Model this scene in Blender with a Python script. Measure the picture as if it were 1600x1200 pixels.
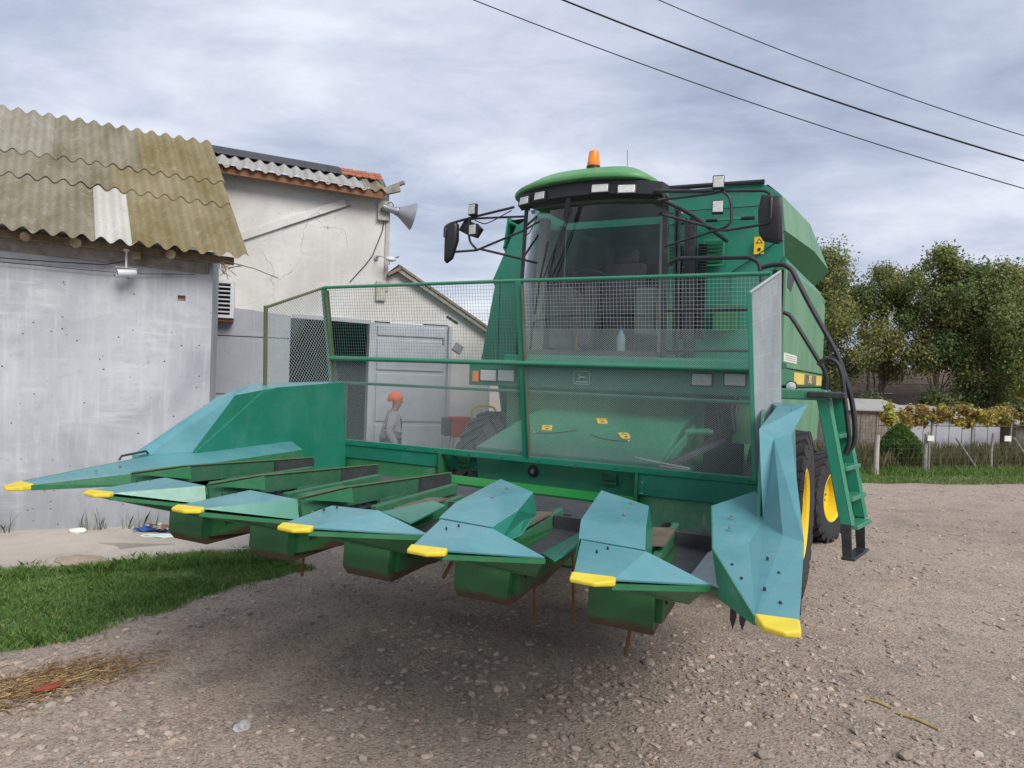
import bpy, bmesh, math, random
import numpy as np
from mathutils import Vector, Matrix, Euler, noise
for o in list(bpy.data.objects): bpy.data.objects.remove(o)
SC = bpy.context.scene
COL = SC.collection
R = math.radians

# ---------------------------------------------------------------- camera
cam_d = bpy.data.cameras.new('camera'); cam = bpy.data.objects.new('camera', cam_d); COL.objects.link(cam)
cam_d.sensor_width = 36.0; cam_d.lens = 25.2; cam_d.clip_start = .05; cam_d.clip_end = 3000
_r, _p = math.atan(.0346), math.atan(17/1120)
_f = Vector((0, math.cos(_p), -math.sin(_p))); _r0 = Vector((1,0,0)); _u0 = Vector((0, math.sin(_p), math.cos(_p)))
_R = _r0*math.cos(_r) + _u0*math.sin(_r); _U = _u0*math.cos(_r) - _r0*math.sin(_r)
m = Matrix.Identity(4)
for i in range(3): m[i][0], m[i][1], m[i][2] = _R[i], _U[i], -_f[i]
m.translation = Vector((0,0,2.1)); cam.matrix_world = m
SC.camera = cam

# ---------------------------------------------------------------- sky and sun
SUN_AZ, SUN_EL = R(146), R(40)       # azimuth clockwise from +Y
world = bpy.data.worlds.new('World'); SC.world = world; world.use_nodes = True
nt = world.node_tree; nt.nodes.clear()
def wn(t, **k):
    n = nt.nodes.new(t)
    for a, b in k.items(): setattr(n, a, b)
    return n
out = wn('ShaderNodeOutputWorld'); bg = wn('ShaderNodeBackground'); nt.links.new(bg.outputs[0], out.inputs[0])
sky = wn('ShaderNodeTexSky', sky_type='NISHITA', sun_disc=False, sun_elevation=SUN_EL, sun_rotation=SUN_AZ)
sc_ = wn('ShaderNodeVectorMath', operation='SCALE'); sc_.inputs['Scale'].default_value = .07
nt.links.new(sky.outputs[0], sc_.inputs[0])
tc = wn('ShaderNodeTexCoord'); sep = wn('ShaderNodeSeparateXYZ'); nt.links.new(tc.outputs['Generated'], sep.inputs[0])
ad = wn('ShaderNodeMath', operation='MAXIMUM'); nt.links.new(sep.outputs[2], ad.inputs[0]); ad.inputs[1].default_value = 0
ad2 = wn('ShaderNodeMath', operation='ADD'); nt.links.new(ad.outputs[0], ad2.inputs[0]); ad2.inputs[1].default_value = .22
dx = wn('ShaderNodeMath', operation='DIVIDE'); dy = wn('ShaderNodeMath', operation='DIVIDE')
nt.links.new(sep.outputs[0], dx.inputs[0]); nt.links.new(ad2.outputs[0], dx.inputs[1])
nt.links.new(sep.outputs[1], dy.inputs[0]); nt.links.new(ad2.outputs[0], dy.inputs[1])
cb = wn('ShaderNodeCombineXYZ'); nt.links.new(dx.outputs[0], cb.inputs[0]); nt.links.new(dy.outputs[0], cb.inputs[1])
mp = wn('ShaderNodeMapping'); mp.inputs['Rotation'].default_value = (0,0,R(28)); mp.inputs['Scale'].default_value = (.62,.95,1); mp.inputs['Location'].default_value = (3.1,.4,0)
nt.links.new(cb.outputs[0], mp.inputs[0])
def wnoise(scale, detail, rough, dist):
    n = wn('ShaderNodeTexNoise'); n.inputs['Scale'].default_value = scale; n.inputs['Detail'].default_value = detail
    n.inputs['Roughness'].default_value = rough; n.inputs['Distortion'].default_value = dist
    nt.links.new(mp.outputs[0], n.inputs['Vector']); return n
n1 = wnoise(1.0, 9, .55, .25); n2 = wnoise(3.2, 10, .6, .35)
mixn = wn('ShaderNodeMix', data_type='FLOAT'); mixn.inputs[0].default_value = .38
nt.links.new(n1.outputs[0], mixn.inputs[2]); nt.links.new(n2.outputs[0], mixn.inputs[3])
cr = wn('ShaderNodeValToRGB'); nt.links.new(mixn.outputs[0], cr.inputs[0])
e = cr.color_ramp.elements
e[0].position = .36; e[0].color = (.19,.225,.305,1); e[1].position = .64; e[1].color = (.54,.56,.61,1)
for p_, c_ in ((.44,(.275,.31,.395,1)), (.51,(.36,.39,.47,1)), (.58,(.455,.48,.545,1))):
    q = e.new(p_); q.color = c_
addv = wn('ShaderNodeVectorMath', operation='ADD')
nt.links.new(cr.outputs[0], addv.inputs[0]); 
sc2 = wn('ShaderNodeVectorMath', operation='SCALE'); sc2.inputs['Scale'].default_value = .10
nt.links.new(sc_.outputs[0], sc2.inputs[0]); nt.links.new(sc2.outputs[0], addv.inputs[1])
nt.links.new(addv.outputs[0], bg.inputs[0]); bg.inputs[1].default_value = .76

sun_d = bpy.data.lights.new('sun', 'SUN'); sun = bpy.data.objects.new('sun', sun_d); COL.objects.link(sun)
sun_d.energy = 1.5; sun_d.angle = R(30); sun_d.color = (1.0,.95,.88)
sd = Vector((math.sin(SUN_AZ)*math.cos(SUN_EL), math.cos(SUN_AZ)*math.cos(SUN_EL), math.sin(SUN_EL)))
sun.rotation_euler = sd.to_track_quat('Z','Y').to_euler()
vs = SC.view_settings; vs.view_transform = 'Standard'; vs.look = 'None'; vs.gamma = 1.0; vs.exposure = 1.06; vs.use_curve_mapping = False

# ---------------------------------------------------------------- helpers
def tag(o, label=None, cat=None, group=None, kind=None):
    if label: o['label'] = label
    if cat: o['category'] = cat
    if group: o['group'] = group
    if kind: o['kind'] = kind
    return o
def empty(name, loc=(0,0,0), rz=0, label=None, cat=None, group=None):
    o = bpy.data.objects.new(name, None); COL.objects.link(o); o.location = loc; o.rotation_euler = (0,0,rz); o.empty_display_size = .2
    return tag(o, label, cat, group)
def link(name, me, mat=None, parent=None):
    o = bpy.data.objects.new(name, me); COL.objects.link(o)
    if mat and not me.materials: me.materials.append(mat)
    if parent: o.parent = parent
    return o
class G:
    def __init__(s, xf=None): s.v=[]; s.f=[]; s.xf=xf
    def add(s, vs, fs):
        n=len(s.v); s.v += [tuple(map(float,v)) for v in vs]; s.f += [tuple(i+n for i in f) for f in fs]; return s
    def box(s, c, d, rot=None):
        x,y,z = d[0]/2,d[1]/2,d[2]/2
        pts=[Vector((i*x,j*y,k*z)) for k in (-1,1) for j in (-1,1) for i in (-1,1)]
        if rot is not None: pts=[rot@p for p in pts]
        c=Vector(c)
        return s.add([p+c for p in pts],[(0,2,3,1),(4,5,7,6),(0,1,5,4),(2,6,7,3),(0,4,6,2),(1,3,7,5)])
    def box2(s, a, b):
        return s.box([(p+q)/2 for p,q in zip(a,b)],[abs(q-p) for p,q in zip(a,b)])
    def beam(s, p, q, w, h, up=(0,0,1)):
        p=Vector(p);q=Vector(q);d=(q-p).normalized();u=Vector(up)
        if abs(d.dot(u))>.98: u=Vector((1,0,0))
        x=d.cross(u).normalized(); y=x.cross(d)
        vs=[b+x*i*w/2+y*j*h/2 for b in (p,q) for i,j in ((-1,-1),(1,-1),(1,1),(-1,1))]
        return s.add(vs,[(3,2,1,0),(4,5,6,7),(0,1,5,4),(1,2,6,5),(2,3,7,6),(3,0,4,7)])
    def plate(s, poly, t, n=None):
        P=[Vector(p) for p in poly]
        if n is None:
            n=Vector((0,0,0))
            for i in range(len(P)): n+=P[i].cross(P[(i+1)%len(P)])
        n=Vector(n).normalized(); k=len(P)
        vs=[p for p in P]+[p-n*t for p in P]
        fs=[tuple(range(k)),tuple(range(2*k-1,k-1,-1))]+[(i,i+k,(i+1)%k+k,(i+1)%k) for i in range(k)]
        return s.add(vs,fs)
    def tube(s, path, r, n=8, cap=True, r2=None):
        P=[Vector(p) for p in path]; k=len(P); rings=[]
        up=None
        for i,p in enumerate(P):
            d=((P[min(i+1,k-1)]-P[max(i-1,0)])).normalized()
            if up is None:
                up=Vector((0,0,1)) if abs(d.z)<.9 else Vector((1,0,0))
            x=d.cross(up)
            if x.length<1e-4: x=d.cross(Vector((0,1,0)))
            x.normalize(); y=x.cross(d).normalized(); up=y if abs(d.dot(y))<.9 else up
            rr=r if r2 is None else r+(r2-r)*i/(k-1)
            rings.append([p+(x*math.cos(2*math.pi*j/n)+y*math.sin(2*math.pi*j/n))*rr for j in range(n)])
        vs=[v for g in rings for v in g]; fs=[]
        for i in range(k-1):
            for j in range(n): fs.append((i*n+j,i*n+(j+1)%n,(i+1)*n+(j+1)%n,(i+1)*n+j))
        if cap: fs+= [tuple(range(n-1,-1,-1)),tuple((k-1)*n+j for j in range(n))]
        return s.add(vs,fs)
    def lathe(s, prof, n, M=None):
        M=M or Matrix.Identity(4); vs=[];fs=[];k=len(prof)
        for j in range(n):
            a=2*math.pi*j/n
            for r,z in prof: vs.append(M@Vector((r*math.cos(a),r*math.sin(a),z)))
        for j in range(n):
            for i in range(k-1):
                fs.append((j*k+i,((j+1)%n)*k+i,((j+1)%n)*k+i+1,j*k+i+1))
        return s.add(vs,fs)
    def sphere(s, c, r, n=12, m=8, sc=(1,1,1)):
        M=Matrix.Translation(c)@Matrix.Diagonal((*sc,1))
        return s.lathe([(max(1e-4,r*math.sin(math.pi*i/m)),-r*math.cos(math.pi*i/m)) for i in range(m+1)],n,M)
    def loft(s, rings, cap=True):
        n=len(rings[0]); vs=[v for r in rings for v in r]; fs=[]
        for i in range(len(rings)-1):
            for j in range(n): fs.append((i*n+j,i*n+(j+1)%n,(i+1)*n+(j+1)%n,(i+1)*n+j))
        if cap: fs+=[tuple(range(n-1,-1,-1)),tuple((len(rings)-1)*n+j for j in range(n))]
        return s.add(vs,fs)
    def mesh(s, name):
        me=bpy.data.meshes.new(name); vs=[s.xf(v) for v in s.v] if s.xf else s.v
        me.from_pydata(vs,[],s.f); me.update()
        bm=bmesh.new(); bm.from_mesh(me); bmesh.ops.recalc_face_normals(bm,faces=bm.faces); bm.to_mesh(me); bm.free()
        return me
    def build(s, name, mat, parent=None, smooth=False, bevel=0, seg=2, kind=None, label=None):
        o=link(name,s.mesh(name),mat,parent)
        if smooth:
            for p in o.data.polygons: p.use_smooth=True
            try: o.data.set_sharp_from_angle(angle=R(38))
            except Exception: pass
        if bevel:
            b=o.modifiers.new('bevel','BEVEL'); b.width=bevel; b.segments=seg; b.limit_method='ANGLE'; b.angle_limit=R(35)
        if kind: o['kind']=kind
        if label: o['label']=label
        return o
def npmesh(name, V, F):
    """V (n,3), F (m,k) all faces with k corners"""
    me=bpy.data.meshes.new(name); V=np.asarray(V,np.float32); F=np.asarray(F,np.int32); m,k=F.shape
    me.vertices.add(len(V)); me.vertices.foreach_set('co',V.ravel())
    me.loops.add(m*k); me.loops.foreach_set('vertex_index',F.ravel())
    me.polygons.add(m); me.polygons.foreach_set('loop_start',np.arange(0,m*k,k,dtype=np.int32)); me.polygons.foreach_set('loop_total',np.full(m,k,np.int32))
    me.update(calc_edges=True); me.validate(); return me
def facecol(me, cols, k):
    a=me.color_attributes.new('tint','FLOAT_COLOR','CORNER')
    c=np.ones((len(cols)*k,4),np.float32); c[:,:3]=np.repeat(cols,k,axis=0); a.data.foreach_set('color',c.ravel())

# ---------------------------------------------------------------- materials
MATS={}
def mk(name):
    m=bpy.data.materials.new(name); m.use_nodes=True; t=m.node_tree; b=t.nodes['Principled BSDF']; return m,t,b
def N(t, typ, **k):
    n=t.nodes.new(typ)
    for a,b in k.items():
        if a.startswith('i_'):
            n.inputs[a[2:].replace('_',' ')].default_value=b
        else: setattr(n,a,b)
    return n
def c4(c): return (c[0],c[1],c[2],1)
def coords(t, scale=(1,1,1)):
    tc=N(t,'ShaderNodeTexCoord'); mp=N(t,'ShaderNodeMapping'); mp.inputs['Scale'].default_value=scale
    t.links.new(tc.outputs['Object'],mp.inputs[0]); return mp.outputs[0]
def nz(t, co, scale, detail=6, rough=.6, dist=0):
    n=N(t,'ShaderNodeTexNoise'); n.inputs['Scale'].default_value=scale; n.inputs['Detail'].default_value=detail; n.inputs['Roughness'].default_value=rough; n.inputs['Distortion'].default_value=dist
    t.links.new(co,n.inputs['Vector']); return n.outputs[0]
def ramp(t, f, stops):
    r=N(t,'ShaderNodeValToRGB'); t.links.new(f,r.inputs[0]); e=r.color_ramp.elements
    e[0].position,e[0].color=stops[0][0],c4(stops[0][1]); e[1].position,e[1].color=stops[-1][0],c4(stops[-1][1])
    for p,c in stops[1:-1]: q=e.new(p); q.color=c4(c)
    return r.outputs[0]
def fr(t, f, a, b, c=0, d=1):
    r=N(t,'ShaderNodeMapRange'); t.links.new(f,r.inputs[0])
    for i,v in enumerate((a,b,c,d)): r.inputs[i+1].default_value=v
    return r.outputs[0]
def mix(t, f, a, b, blend='MIX'):
    n=N(t,'ShaderNodeMix',data_type='RGBA',blend_type=blend)
    if isinstance(f,(int,float)): n.inputs[0].default_value=f
    else: t.links.new(f,n.inputs[0])
    for i,v in ((6,a),(7,b)):
        if isinstance(v,tuple): n.inputs[i].default_value=c4(v)
        else: t.links.new(v,n.inputs[i])
    return n.outputs[2]
def bump(t, b, f, strength=.3, dist=.01):
    n=N(t,'ShaderNodeBump'); n.inputs['Strength'].default_value=strength; n.inputs['Distance'].default_value=dist
    t.links.new(f,n.inputs['Height']); t.links.new(n.outputs[0],b.inputs['Normal'])
def paint(name, col, rough=.35, dirt=(.10,.085,.06), amount=.5, fade=None, scale=1.0, metallic=0, coat=0, streak=False, chip=None):
    """painted or bare metal with patchy grime, optional vertical streaks, rust chips"""
    m,t,b=mk(name); co=coords(t,(1,1,.35) if streak else (1,1,1))
    big=nz(t,co,1.7*scale,8,.65,.3); fine=nz(t,co,26*scale,5,.7)
    lo=tuple(x*.86 for x in col); hi=fade or tuple(min(1,x*1.12+.01) for x in col)
    c=mix(t,fr(t,big,.35,.68),lo,hi)
    f=N(t,'ShaderNodeMath',operation='MULTIPLY'); t.links.new(fr(t,big,.5,.78),f.inputs[0]); t.links.new(fr(t,fine,.42,.66),f.inputs[1])
    g=N(t,'ShaderNodeMath',operation='MULTIPLY'); t.links.new(f.outputs[0],g.inputs[0]); g.inputs[1].default_value=amount
    c=mix(t,g.outputs[0],c,dirt)
    if chip:
        ch=nz(t,co,11*scale,7,.75,.6); c=mix(t,fr(t,ch,.665,.69),c,chip)
    t.links.new(c,b.inputs['Base Color']); b.inputs['Metallic'].default_value=metallic
    t.links.new(fr(t,fine,.3,.75,rough*.8,min(1,rough*1.35)),b.inputs['Roughness'])
    b.inputs['Coat Weight'].default_value=coat; b.inputs['Coat Roughness'].default_value=.12
    bump(t,b,fine,.06,.004)
    du=nz(t,co,5.5*scale,9,.72,.8); du2=N(t,'ShaderNodeMath',operation='MULTIPLY'); t.links.new(fr(t,du,.48,.72),du2.inputs[0]); t.links.new(fr(t,big,.3,.6,.1,.34),du2.inputs[1]); c=mix(t,du2.outputs[0],c,tuple(min(1,x*.55+.13*y) for x,y in zip(col,(1.05,1,.9)))); t.links.new(c,b.inputs['Base Color'])
    MATS[name]=m; return m
def plain(name, col, rough=.5, metallic=0, var=.15, scale=8, bmp=.1):
    m,t,b=mk(name); co=coords(t); n=nz(t,co,scale,6,.65)
    c=mix(t,fr(t,n,.3,.7),tuple(x*(1-var) for x in col),tuple(min(1,x*(1+var)) for x in col))
    t.links.new(c,b.inputs['Base Color']); b.inputs['Roughness'].default_value=rough; b.inputs['Metallic'].default_value=metallic
    if bmp: bump(t,b,nz(t,co,scale*5,4,.7),bmp,.005)
    MATS[name]=m; return m
GREEN=(.008,.225,.122)
paint('green',GREEN,.32,(.07,.075,.05),.55,fade=(.012,.235,.145),coat=.25)
paint('green_light',(.022,.235,.13),.38,(.09,.1,.06),.6,fade=(.06,.25,.14),coat=.2)
paint('green_faded',(.10,.27,.135),.5,(.16,.2,.12),.7,fade=(.17,.335,.2),streak=True)
paint('green_roof',(.085,.30,.095),.42,(.12,.19,.07),.5,fade=(.14,.36,.15))
paint('green_bright',(.012,.21,.04),.35,(.05,.09,.03),.5)
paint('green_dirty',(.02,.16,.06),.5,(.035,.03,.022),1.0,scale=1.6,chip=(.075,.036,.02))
paint('green_deck',(.03,.14,.07),.55,(.06,.05,.035),1.0,scale=2.2,chip=(.09,.045,.025))
paint('teal',(.085,.285,.32),.42,(.13,.22,.19),.95,fade=(.125,.345,.375),coat=.3,scale=1.1,chip=(.16,.22,.21))  # sky reflection on glossy green paint, put into a bluer base colour
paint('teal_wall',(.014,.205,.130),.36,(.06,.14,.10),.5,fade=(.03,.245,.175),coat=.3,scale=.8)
paint('yellow',(.78,.60,.025),.42,(.28,.2,.03),.6,fade=(.85,.70,.06),scale=3,chip=(.22,.15,.03))
paint('yellow_rim',(.78,.55,.015),.38,(.3,.2,.05),.5)
paint('black_metal',(.016,.017,.022),.38,(.06,.055,.05),.4)
plain('brown_deck',(.13,.105,.075),.75,0,.35,7,.3); paint('dark_deck',(.045,.047,.055),.45,(.10,.085,.06),.8,scale=2)
paint('steel',(.33,.35,.37),.35,(.18,.14,.1),.5,metallic=.7)
paint('galv',(.42,.45,.47),.5,(.3,.27,.22),.4,metallic=.35,scale=2)
paint('wire_green',(.10,.22,.18),.5,(.2,.2,.16),.5)
paint('wire_grey',(.36,.42,.41),.5,(.3,.3,.26),.4)
paint('rust',(.16,.065,.028),.85,(.06,.03,.018),.9,scale=3)
paint('rust_green',(.10,.13,.06),.6,(.17,.09,.04),.8,scale=3,chip=(.18,.08,.03))
plain('rubber',(.028,.028,.03),.78,0,.35,5,.3)
plain('black_plastic',(.014,.014,.017),.45,0,.2)
plain('plastic_grey',(.35,.36,.38),.5)
plain('interior',(.085,.085,.08),.8); plain('interior_tan',(.30,.285,.25),.85)
plain('seat_fabric',(.035,.04,.05),.95,0,.3,30,.3)
plain('white_label',(.75,.74,.66),.5); plain('label_yellow',(.85,.55,.02),.5,0,.05); plain('label_black',(.015,.015,.015),.5)
plain('stripe_yellow',(.75,.58,.12),.5,0,.25,3); plain('stripe_text',(.78,.65,.25),.5,0,.1); plain('stripe_dark',(.16,.14,.10),.55,0,.3,4)
plain('badge',(.55,.60,.58),.4)
plain('orange_lens',(.9,.24,.01),.2,0,.05,8,0); plain('lamp_lens',(.62,.64,.60),.15,.2,.2,40,.4); plain('lamp_reflector',(.5,.52,.5),.2,.8)
plain('red_paint',(.60,.035,.02),.4,0,.15); plain('red_plastic',(.5,.03,.02),.4)
plain('silver_hose',(.5,.5,.5),.4,.6)
plain('blue_plastic',(.03,.12,.45),.35); plain('clear_plastic',(.55,.68,.75),.2)
def glass(name, tint, refl=.9, base=.05):
    m=bpy.data.materials.new(name); m.use_nodes=True; t=m.node_tree; t.nodes.clear()
    o=N(t,'ShaderNodeOutputMaterial'); a=N(t,'ShaderNodeBsdfTransparent'); g=N(t,'ShaderNodeBsdfGlossy'); mx=N(t,'ShaderNodeMixShader')
    a.inputs[0].default_value=c4(tint); g.inputs['Roughness'].default_value=.015
    fre=N(t,'ShaderNodeFresnel'); fre.inputs[0].default_value=1.5
    mm=N(t,'ShaderNodeMath',operation='MULTIPLY_ADD'); t.links.new(fre.outputs[0],mm.inputs[0]); mm.inputs[1].default_value=refl; mm.inputs[2].default_value=base
    t.links.new(mm.outputs[0],mx.inputs[0]); t.links.new(a.outputs[0],mx.inputs[1]); t.links.new(g.outputs[0],mx.inputs[2]); t.links.new(mx.outputs[0],o.inputs[0])
    MATS[name]=m; return m
glass('glass',(.60,.68,.65),.8,.015); glass('glass_dark',(.10,.115,.11),.5,0)
M=MATS
def tinted(name, rough=.7, trans=.25, sheen=0):
    """leaf or chip whose own colour is stored per face"""
    m,t,b=mk(name); at=N(t,'ShaderNodeAttribute',attribute_name='tint')
    t.links.new(at.outputs[0],b.inputs['Base Color']); b.inputs['Roughness'].default_value=rough
    if trans:
        tr=N(t,'ShaderNodeBsdfTranslucent'); t.links.new(at.outputs[0],tr.inputs[0]); mx=N(t,'ShaderNodeMixShader'); mx.inputs[0].default_value=trans
        o=t.nodes['Material Output']; t.links.new(b.outputs[0],mx.inputs[1]); t.links.new(tr.outputs[0],mx.inputs[2]); t.links.new(mx.outputs[0],o.inputs[0])
    M[name]=m; return m
tinted('leaf',.7,.38); tinted('chip',.85,0)

def wall_mat(name, base, dark, light, streak=.5, speck=.6, crack=0, dado=None, damp=.5, patches=None):
    """limewashed plaster: broad patches, brushed vertical streaks, pock marks, dirty foot"""
    m,t,b=mk(name); co=coords(t); cs=coords(t,(5,5,.45))
    big=nz(t,co,.75,9,.62,.5); st=nz(t,cs,2.2,8,.65); med=nz(t,co,4,8,.7,.3)
    c=mix(t,fr(t,big,.36,.66),dark,base)
    c=mix(t,fr(t,st,.5,.72,0,streak),c,light)
    c=mix(t,fr(t,med,.54,.70,0,.6),c,dark)
    tcb=N(t,'ShaderNodeTexCoord'); mpb=N(t,'ShaderNodeMapping'); mpb.inputs['Rotation'].default_value=(0,R(24),0); mpb.inputs['Scale'].default_value=(.9,1,7); t.links.new(tcb.outputs['Object'],mpb.inputs[0])
    br=nz(t,mpb.outputs[0],1.5,7,.65,.2); gt=nz(t,co,.9,3,.5); bm_=N(t,'ShaderNodeMath',operation='MULTIPLY'); t.links.new(fr(t,br,.50,.62),bm_.inputs[0]); t.links.new(fr(t,gt,.48,.60,0,.42),bm_.inputs[1]); c=mix(t,bm_.outputs[0],c,light)
    vo=N(t,'ShaderNodeTexVoronoi'); vo.inputs['Scale'].default_value=10.5; t.links.new(co,vo.inputs['Vector'])
    gate=nz(t,co,3.1,4,.6)
    sp=N(t,'ShaderNodeMath',operation='MULTIPLY'); t.links.new(fr(t,vo.outputs['Distance'],.13,.07),sp.inputs[0]); t.links.new(fr(t,gate,.49,.53),sp.inputs[1])
    s2=N(t,'ShaderNodeMath',operation='MULTIPLY'); t.links.new(sp.outputs[0],s2.inputs[0]); s2.inputs[1].default_value=speck
    c=mix(t,s2.outputs[0],c,(.10,.09,.085))
    if crack:
        v2=N(t,'ShaderNodeTexVoronoi',feature='DISTANCE_TO_EDGE'); v2.inputs['Scale'].default_value=.9
        dn=N(t,'ShaderNodeTexNoise'); dn.inputs['Scale'].default_value=3; dn.inputs['Detail'].default_value=8; t.links.new(co,dn.inputs['Vector'])
        w=mix(t,.25,co,dn.outputs[1]) ; t.links.new(w,v2.inputs['Vector'])
        g2=N(t,'ShaderNodeMath',operation='MULTIPLY'); t.links.new(fr(t,v2.outputs['Distance'],.0035,.0005),g2.inputs[0]); t.links.new(fr(t,big,.45,.55,0,crack),g2.inputs[1])
        c=mix(t,g2.outputs[0],c,(.12,.11,.10))
    tc=N(t,'ShaderNodeTexCoord'); sx=N(t,'ShaderNodeSeparateXYZ'); t.links.new(tc.outputs['Object'],sx.inputs[0])
    wob=N(t,'ShaderNodeMath',operation='MULTIPLY_ADD'); t.links.new(nz(t,co,1.6,6,.6),wob.inputs[0]); wob.inputs[1].default_value=-.9; t.links.new(sx.outputs[2],wob.inputs[2])
    c=mix(t,fr(t,wob.outputs[0],.55,-.35,0,damp),c,tuple(x*.5 for x in dark))
    t.links.new(c,b.inputs['Base Color']); b.inputs['Roughness'].default_value=.9
    mm=N(t,'ShaderNodeMath',operation='SUBTRACT'); t.links.new(med,mm.inputs[0]); t.links.new(sp.outputs[0],mm.inputs[1])
    bump(t,b,mm.outputs[0],.5,.012)
    M[name]=m; return m
wall_mat('wall_limewash',(.52,.54,.575),(.325,.345,.38),(.655,.67,.70),.4,.95)
wall_mat('wall_white',(.69,.675,.655),(.53,.51,.485),(.76,.75,.735),.3,.25,crack=.6,damp=.25)
wall_mat('wall_grey',(.36,.38,.42),(.29,.31,.345),(.42,.44,.48),.3,.2,damp=.2)
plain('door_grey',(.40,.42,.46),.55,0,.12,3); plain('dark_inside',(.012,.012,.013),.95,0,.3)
plain('wood_old',(.21,.155,.10),.85,0,.35,6,.4); plain('wood_brown',(.22,.10,.05),.8,0,.3,6,.3); plain('wood_grey',(.27,.25,.22),.9,0,.35,8,.5); plain('wood_pale',(.45,.42,.37),.9,0,.25,10,.5)
plain('felt',(.05,.053,.06),.9,0,.3,4,.4); plain('tile_red',(.36,.12,.06),.85,0,.3,6,.4); plain('old_tile',(.115,.085,.065),.95,0,.4,2.5,.5); plain('wire_dark',(.12,.125,.12),.7); plain('tile_brown',(.25,.18,.14),.9,0,.35,5,.4)
def sheet_mat(name, base, moss, pale, k):
    m,t,b=mk(name); co=coords(t); cs=coords(t,(1.6,.7,.7))
    big=nz(t,cs,1.3,9,.65,.4); fine=nz(t,co,38,5,.75); mid=nz(t,co,9,6,.7)
    c=mix(t,fr(t,big,.38,.64,0,k),base,moss); c=mix(t,fr(t,mid,.56,.72,0,.65),c,pale)
    c=mix(t,fr(t,fine,.55,.68,0,.55),c,tuple(x*.4 for x in moss)); 
    vo=N(t,'ShaderNodeTexVoronoi'); vo.inputs['Scale'].default_value=30; t.links.new(co,vo.inputs['Vector'])
    c=mix(t,fr(t,vo.outputs['Distance'],.2,.1,0,.45),c,pale)
    t.links.new(c,b.inputs['Base Color']); b.inputs['Roughness'].default_value=.92; bump(t,b,fine,.5,.006); M[name]=m
sheet_mat('sheet_moss',(.255,.232,.175),(.15,.13,.07),(.37,.355,.315),1); sheet_mat('sheet_yellow',(.255,.22,.13),(.18,.14,.055),(.34,.315,.25),1)
sheet_mat('sheet_pale',(.50,.50,.46),(.40,.39,.33),(.60,.6,.57),.6); sheet_mat('sheet_grey',(.38,.375,.36),(.30,.29,.25),(.48,.48,.46),.7)
sheet_mat('sheet_top',(.32,.305,.26),(.20,.18,.11),(.46,.455,.43),.8)
plain('straw',(.45,.33,.14),.9,0,.3,12); plain('husk',(.28,.06,.035),.9,0,.3,12); plain('cord',(.62,.72,.66),.6)
plain('cloth_lilac',(.36,.34,.40),.95,0,.15,20,.3); plain('cloth_dark',(.07,.09,.12),.95,0,.2,20,.3); plain('cloth_orange',(.80,.17,.07),.9,0,.12,20,.3)
plain('skin',(.42,.22,.15),.6,0,.08,10,0); plain('bark',(.13,.105,.08),.95,0,.35,9,.6); plain('dark_cable',(.012,.012,.013),.6,0,.1,8,0)
plain('metal_grey',(.30,.31,.33),.45,.4,.15); plain('cctv_white',(.62,.64,.66),.4,0,.06)

def housing_mat():
    m,t,b=mk('housing'); co=coords(t); big=nz(t,co,3,7,.65,.3); fine=nz(t,co,30,5,.7)
    c=mix(t,fr(t,big,.35,.68),(.012,.095,.026),(.024,.14,.045))
    tc=N(t,'ShaderNodeTexCoord'); sx=N(t,'ShaderNodeSeparateXYZ'); t.links.new(tc.outputs['Object'],sx.inputs[0])
    w=N(t,'ShaderNodeMath',operation='MULTIPLY_ADD'); t.links.new(nz(t,co,14,6,.7),w.inputs[0]); w.inputs[1].default_value=-.09; t.links.new(sx.outputs[2],w.inputs[2])
    c=mix(t,fr(t,w.outputs[0],1.005,.975,0,.95),c,(.06,.035,.022)); c=mix(t,fr(t,fine,.58,.72,0,.5),c,(.05,.045,.03))
    t.links.new(c,b.inputs['Base Color']); b.inputs['Roughness'].default_value=.55; bump(t,b,fine,.15,.004); M['housing']=m
housing_mat()
# ================================================================ GROUND
rng = np.random.default_rng(7); random.seed(7)
def gh(x, y):
    """gentle relief of the yard"""
    h = .035*noise.noise(Vector((x*.45,y*.45,1.3))) + .014*noise.noise(Vector((x*1.9,y*1.9,4.1))) + .006*noise.noise(Vector((x*6,y*6,2.2)))
    d = math.hypot(x, y-8)
    return h*max(0., min(1., (45-d)/20)) - .012
def axis(lo, hi, a, b, step, far):
    s=list(np.arange(a,b,step)); p=a; q=b; st=step
    left=[];right=[]
    while p>lo: st*=1.22; p-=st; left.append(p)
    st=step
    while q<hi: st*=1.22; q+=st; right.append(q)
    return left[::-1]+s+right
gx = axis(-600,600,-7,8,.075,0); gy = axis(-200,1200,2.6,13,.06,0)
V=[(x,y,gh(x,y)) for y in gy for x in gx]; nx=len(gx)
I=np.arange(len(gx)*len(gy)).reshape(len(gy),nx)
F=np.stack([I[:-1,:-1],I[:-1,1:],I[1:,1:],I[1:,:-1]],-1).reshape(-1,4)
me=npmesh('ground',V,F); me.polygons.foreach_set('use_smooth',np.ones(len(F),bool))
m,t,b=mk('gravel'); co=coords(t)
big=nz(t,co,.33,8,.6,.4); med=nz(t,co,1.9,8,.68,.3); fine=nz(t,co,34,6,.75)
c=ramp(t,big,[(.30,(.25,.186,.142)),(.45,(.39,.29,.218)),(.58,(.45,.35,.268)),(.72,(.35,.29,.242))])
c=mix(t,fr(t,med,.42,.66,0,.7),c,(.43,.345,.275))
c=mix(t,fr(t,med,.50,.30,0,.7),c,(.16,.135,.115))
vo=N(t,'ShaderNodeTexVoronoi'); vo.inputs['Scale'].default_value=34; t.links.new(co,vo.inputs['Vector'])
vr=N(t,'ShaderNodeSeparateColor'); t.links.new(vo.outputs['Color'],vr.inputs[0])
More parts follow.
